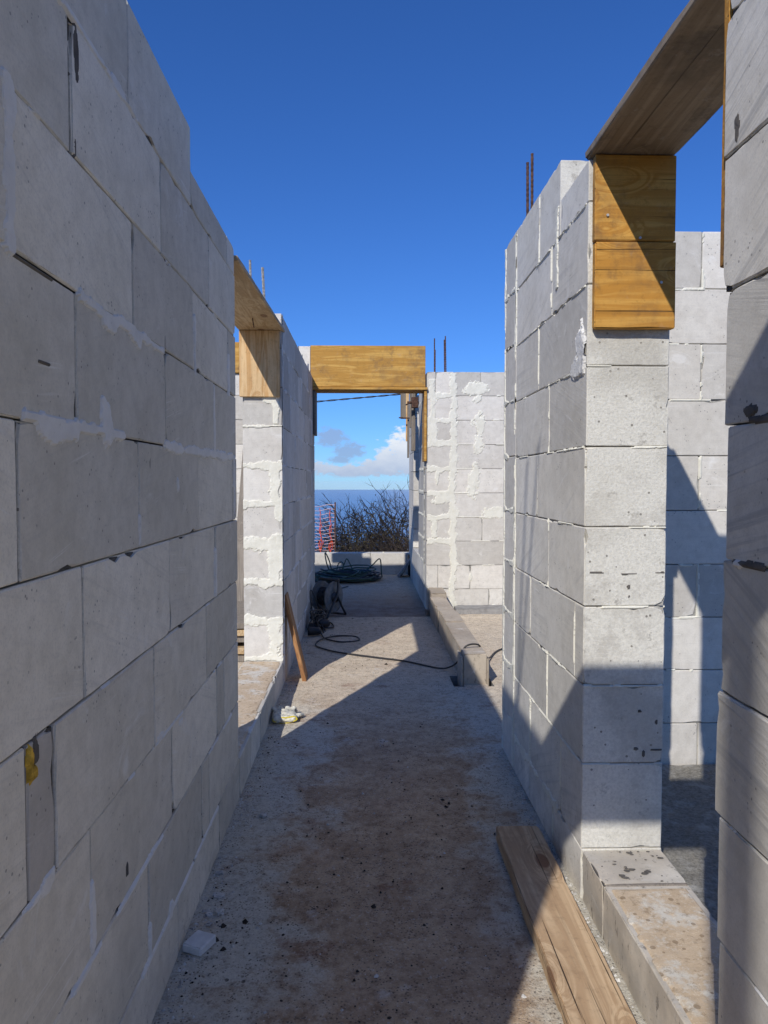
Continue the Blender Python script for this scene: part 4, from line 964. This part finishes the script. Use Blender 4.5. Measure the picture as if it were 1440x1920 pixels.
for k in range(11000):
    y = rs.uniform(14.3, 19); x = rs.uniform(-2.2, 2.4) * (y / 16)
    if x < -.35 and rs.random() < .6: continue
    z = ground(y) - .1; p = Vector((x, y, z)); h_ = rs.uniform(.5, 2.0) * (.8 if x < -.2 else 1) * (.55 + .7 * float(fbm(x * 2.2, y, 2))) * (.95 + .12 * x); pts_ = [p]; dd = Vector((rs.gauss(0, .5), rs.gauss(0, .4), 1)).normalized()
    for q_ in range(4): dd = (dd + Vector((rs.gauss(0, .6), rs.gauss(0, .5), rs.gauss(0, .3)))).normalized(); pts_.append(pts_[-1] + dd * h_ / 4)
    mb.tube(pts_, .013, 3, r2=.004, cap=False)
    for q_ in (1, 2, 3):
        p2 = pts_[q_]; d2 = (dd + Vector((rs.gauss(0, .8), rs.gauss(0, .8), rs.gauss(.2, .4)))).normalized()
        mb.tube([p2, p2 + d2 * h_ * .18, p2 + d2 * h_ * .3 + Vector((rs.gauss(0, .05), 0, rs.gauss(.04, .04)))], .006, 3, r2=.003, cap=False)
lf = MB()
for k in range(26000):
    y = rs.uniform(14.6, 18.5); x = rs.uniform(-2.2, 2.4) * (y / 16); z = ground(y) + rs.uniform(.1, 1.0) * 1.8 * (.7 + .6 * float(_perm[int(x * 9) % 512, int(y * 3) % 512])) * (.7 if x < -.35 else 1)
    a_ = Vector((rs.gauss(0, 1), rs.gauss(0, 1), rs.gauss(0, 1))).normalized() * rs.uniform(.015, .035); b_ = a_.cross(Vector((rs.gauss(0, 1), rs.gauss(0, 1), 1))).normalized() * .014; c_ = Vector((x, y, z))
    lf.add([c_ - a_, c_ + b_, c_ + a_, c_ - b_], [(0, 1, 2, 3)])
tag(lf.build('dry_leaves', M['leaf']), 'withered brown-green leaves caught in the scrub', 'leaves', kind='stuff')
tag(mb.build('undergrowth', M['scrub']), 'dense brown leafless scrub below the trees', 'scrub', kind='stuff')
DM = bmesh.new(); bmesh.ops.create_icosphere(DM, subdivisions=4, radius=1)
for v in DM.verts:
    k = .8 + .4 * float(fbm(v.co.x * 3 + 5, v.co.y * 3 + v.co.z * 2, 3)); v.co = Vector((v.co.x * 2.1 * k, v.co.y * 1.0 * k, v.co.z * .75 * k))
me = bpy.data.meshes.new('soil_mound'); DM.to_mesh(me); DM.free(); me.materials.append(M['scrub']); o = bpy.data.objects.new('soil_mound', me); COL.objects.link(o); o.location = (-.95, 14.2, -.98)
tag(o, 'dark reddish earth mound behind the parapet, below the net', kind='structure')

UC = empty('overhead_cable', (0, 20, 3.6)); tag(UC, 'twisted black cable sagging across the sky under the far lintel', 'cable')
mb = MB()
for s_ in (0, math.pi):
    mb.tube([(x, .012 * math.cos(x * 9 + s_), .0925 * x + .0012 * x * x + .014 * math.sin(x * 9 + s_)) for x in np.arange(-14, 14.01, .08)], .012, 5)
mb.build('strand', M['black'], UC, True)
for x, zt, lab in ((-14, 2.7, 'wooden cable pole far left, hidden behind the walls'), (14, 5.4, 'wooden cable pole far right, hidden behind the walls')):
    mb = MB(); mb.tube([(0, 0, -.2), (0, 0, zt - ground(20) + .3)], .11, 10, r2=.08); o = mb.build('utility_pole', M['oldboard'], None, True, (x, 20, ground(20))); tag(o, lab, 'pole')

# ------------------------------------------------------------------ sea air
HAZE = 0.8e-5
if HAZE:
    hm = bpy.data.materials.new('haze'); hm.use_nodes = True; nt = hm.node_tree; nt.nodes.remove(nt.nodes['Principled BSDF'])
    pv = nt.nodes.new('ShaderNodeVolumePrincipled'); pv.inputs['Density'].default_value = HAZE; pv.inputs['Color'].default_value = (.72, .88, 1.0, 1); pv.inputs['Anisotropy'].default_value = -.35
    nt.links.new(pv.outputs[0], nt.nodes['Material Output'].inputs['Volume'])
    mb = MB(); mb.box((-43000, -43000, -452), (43000, 43000, 7.5)); tag(mb.build('haze', hm), 'thin blue sea air', kind='stuff')
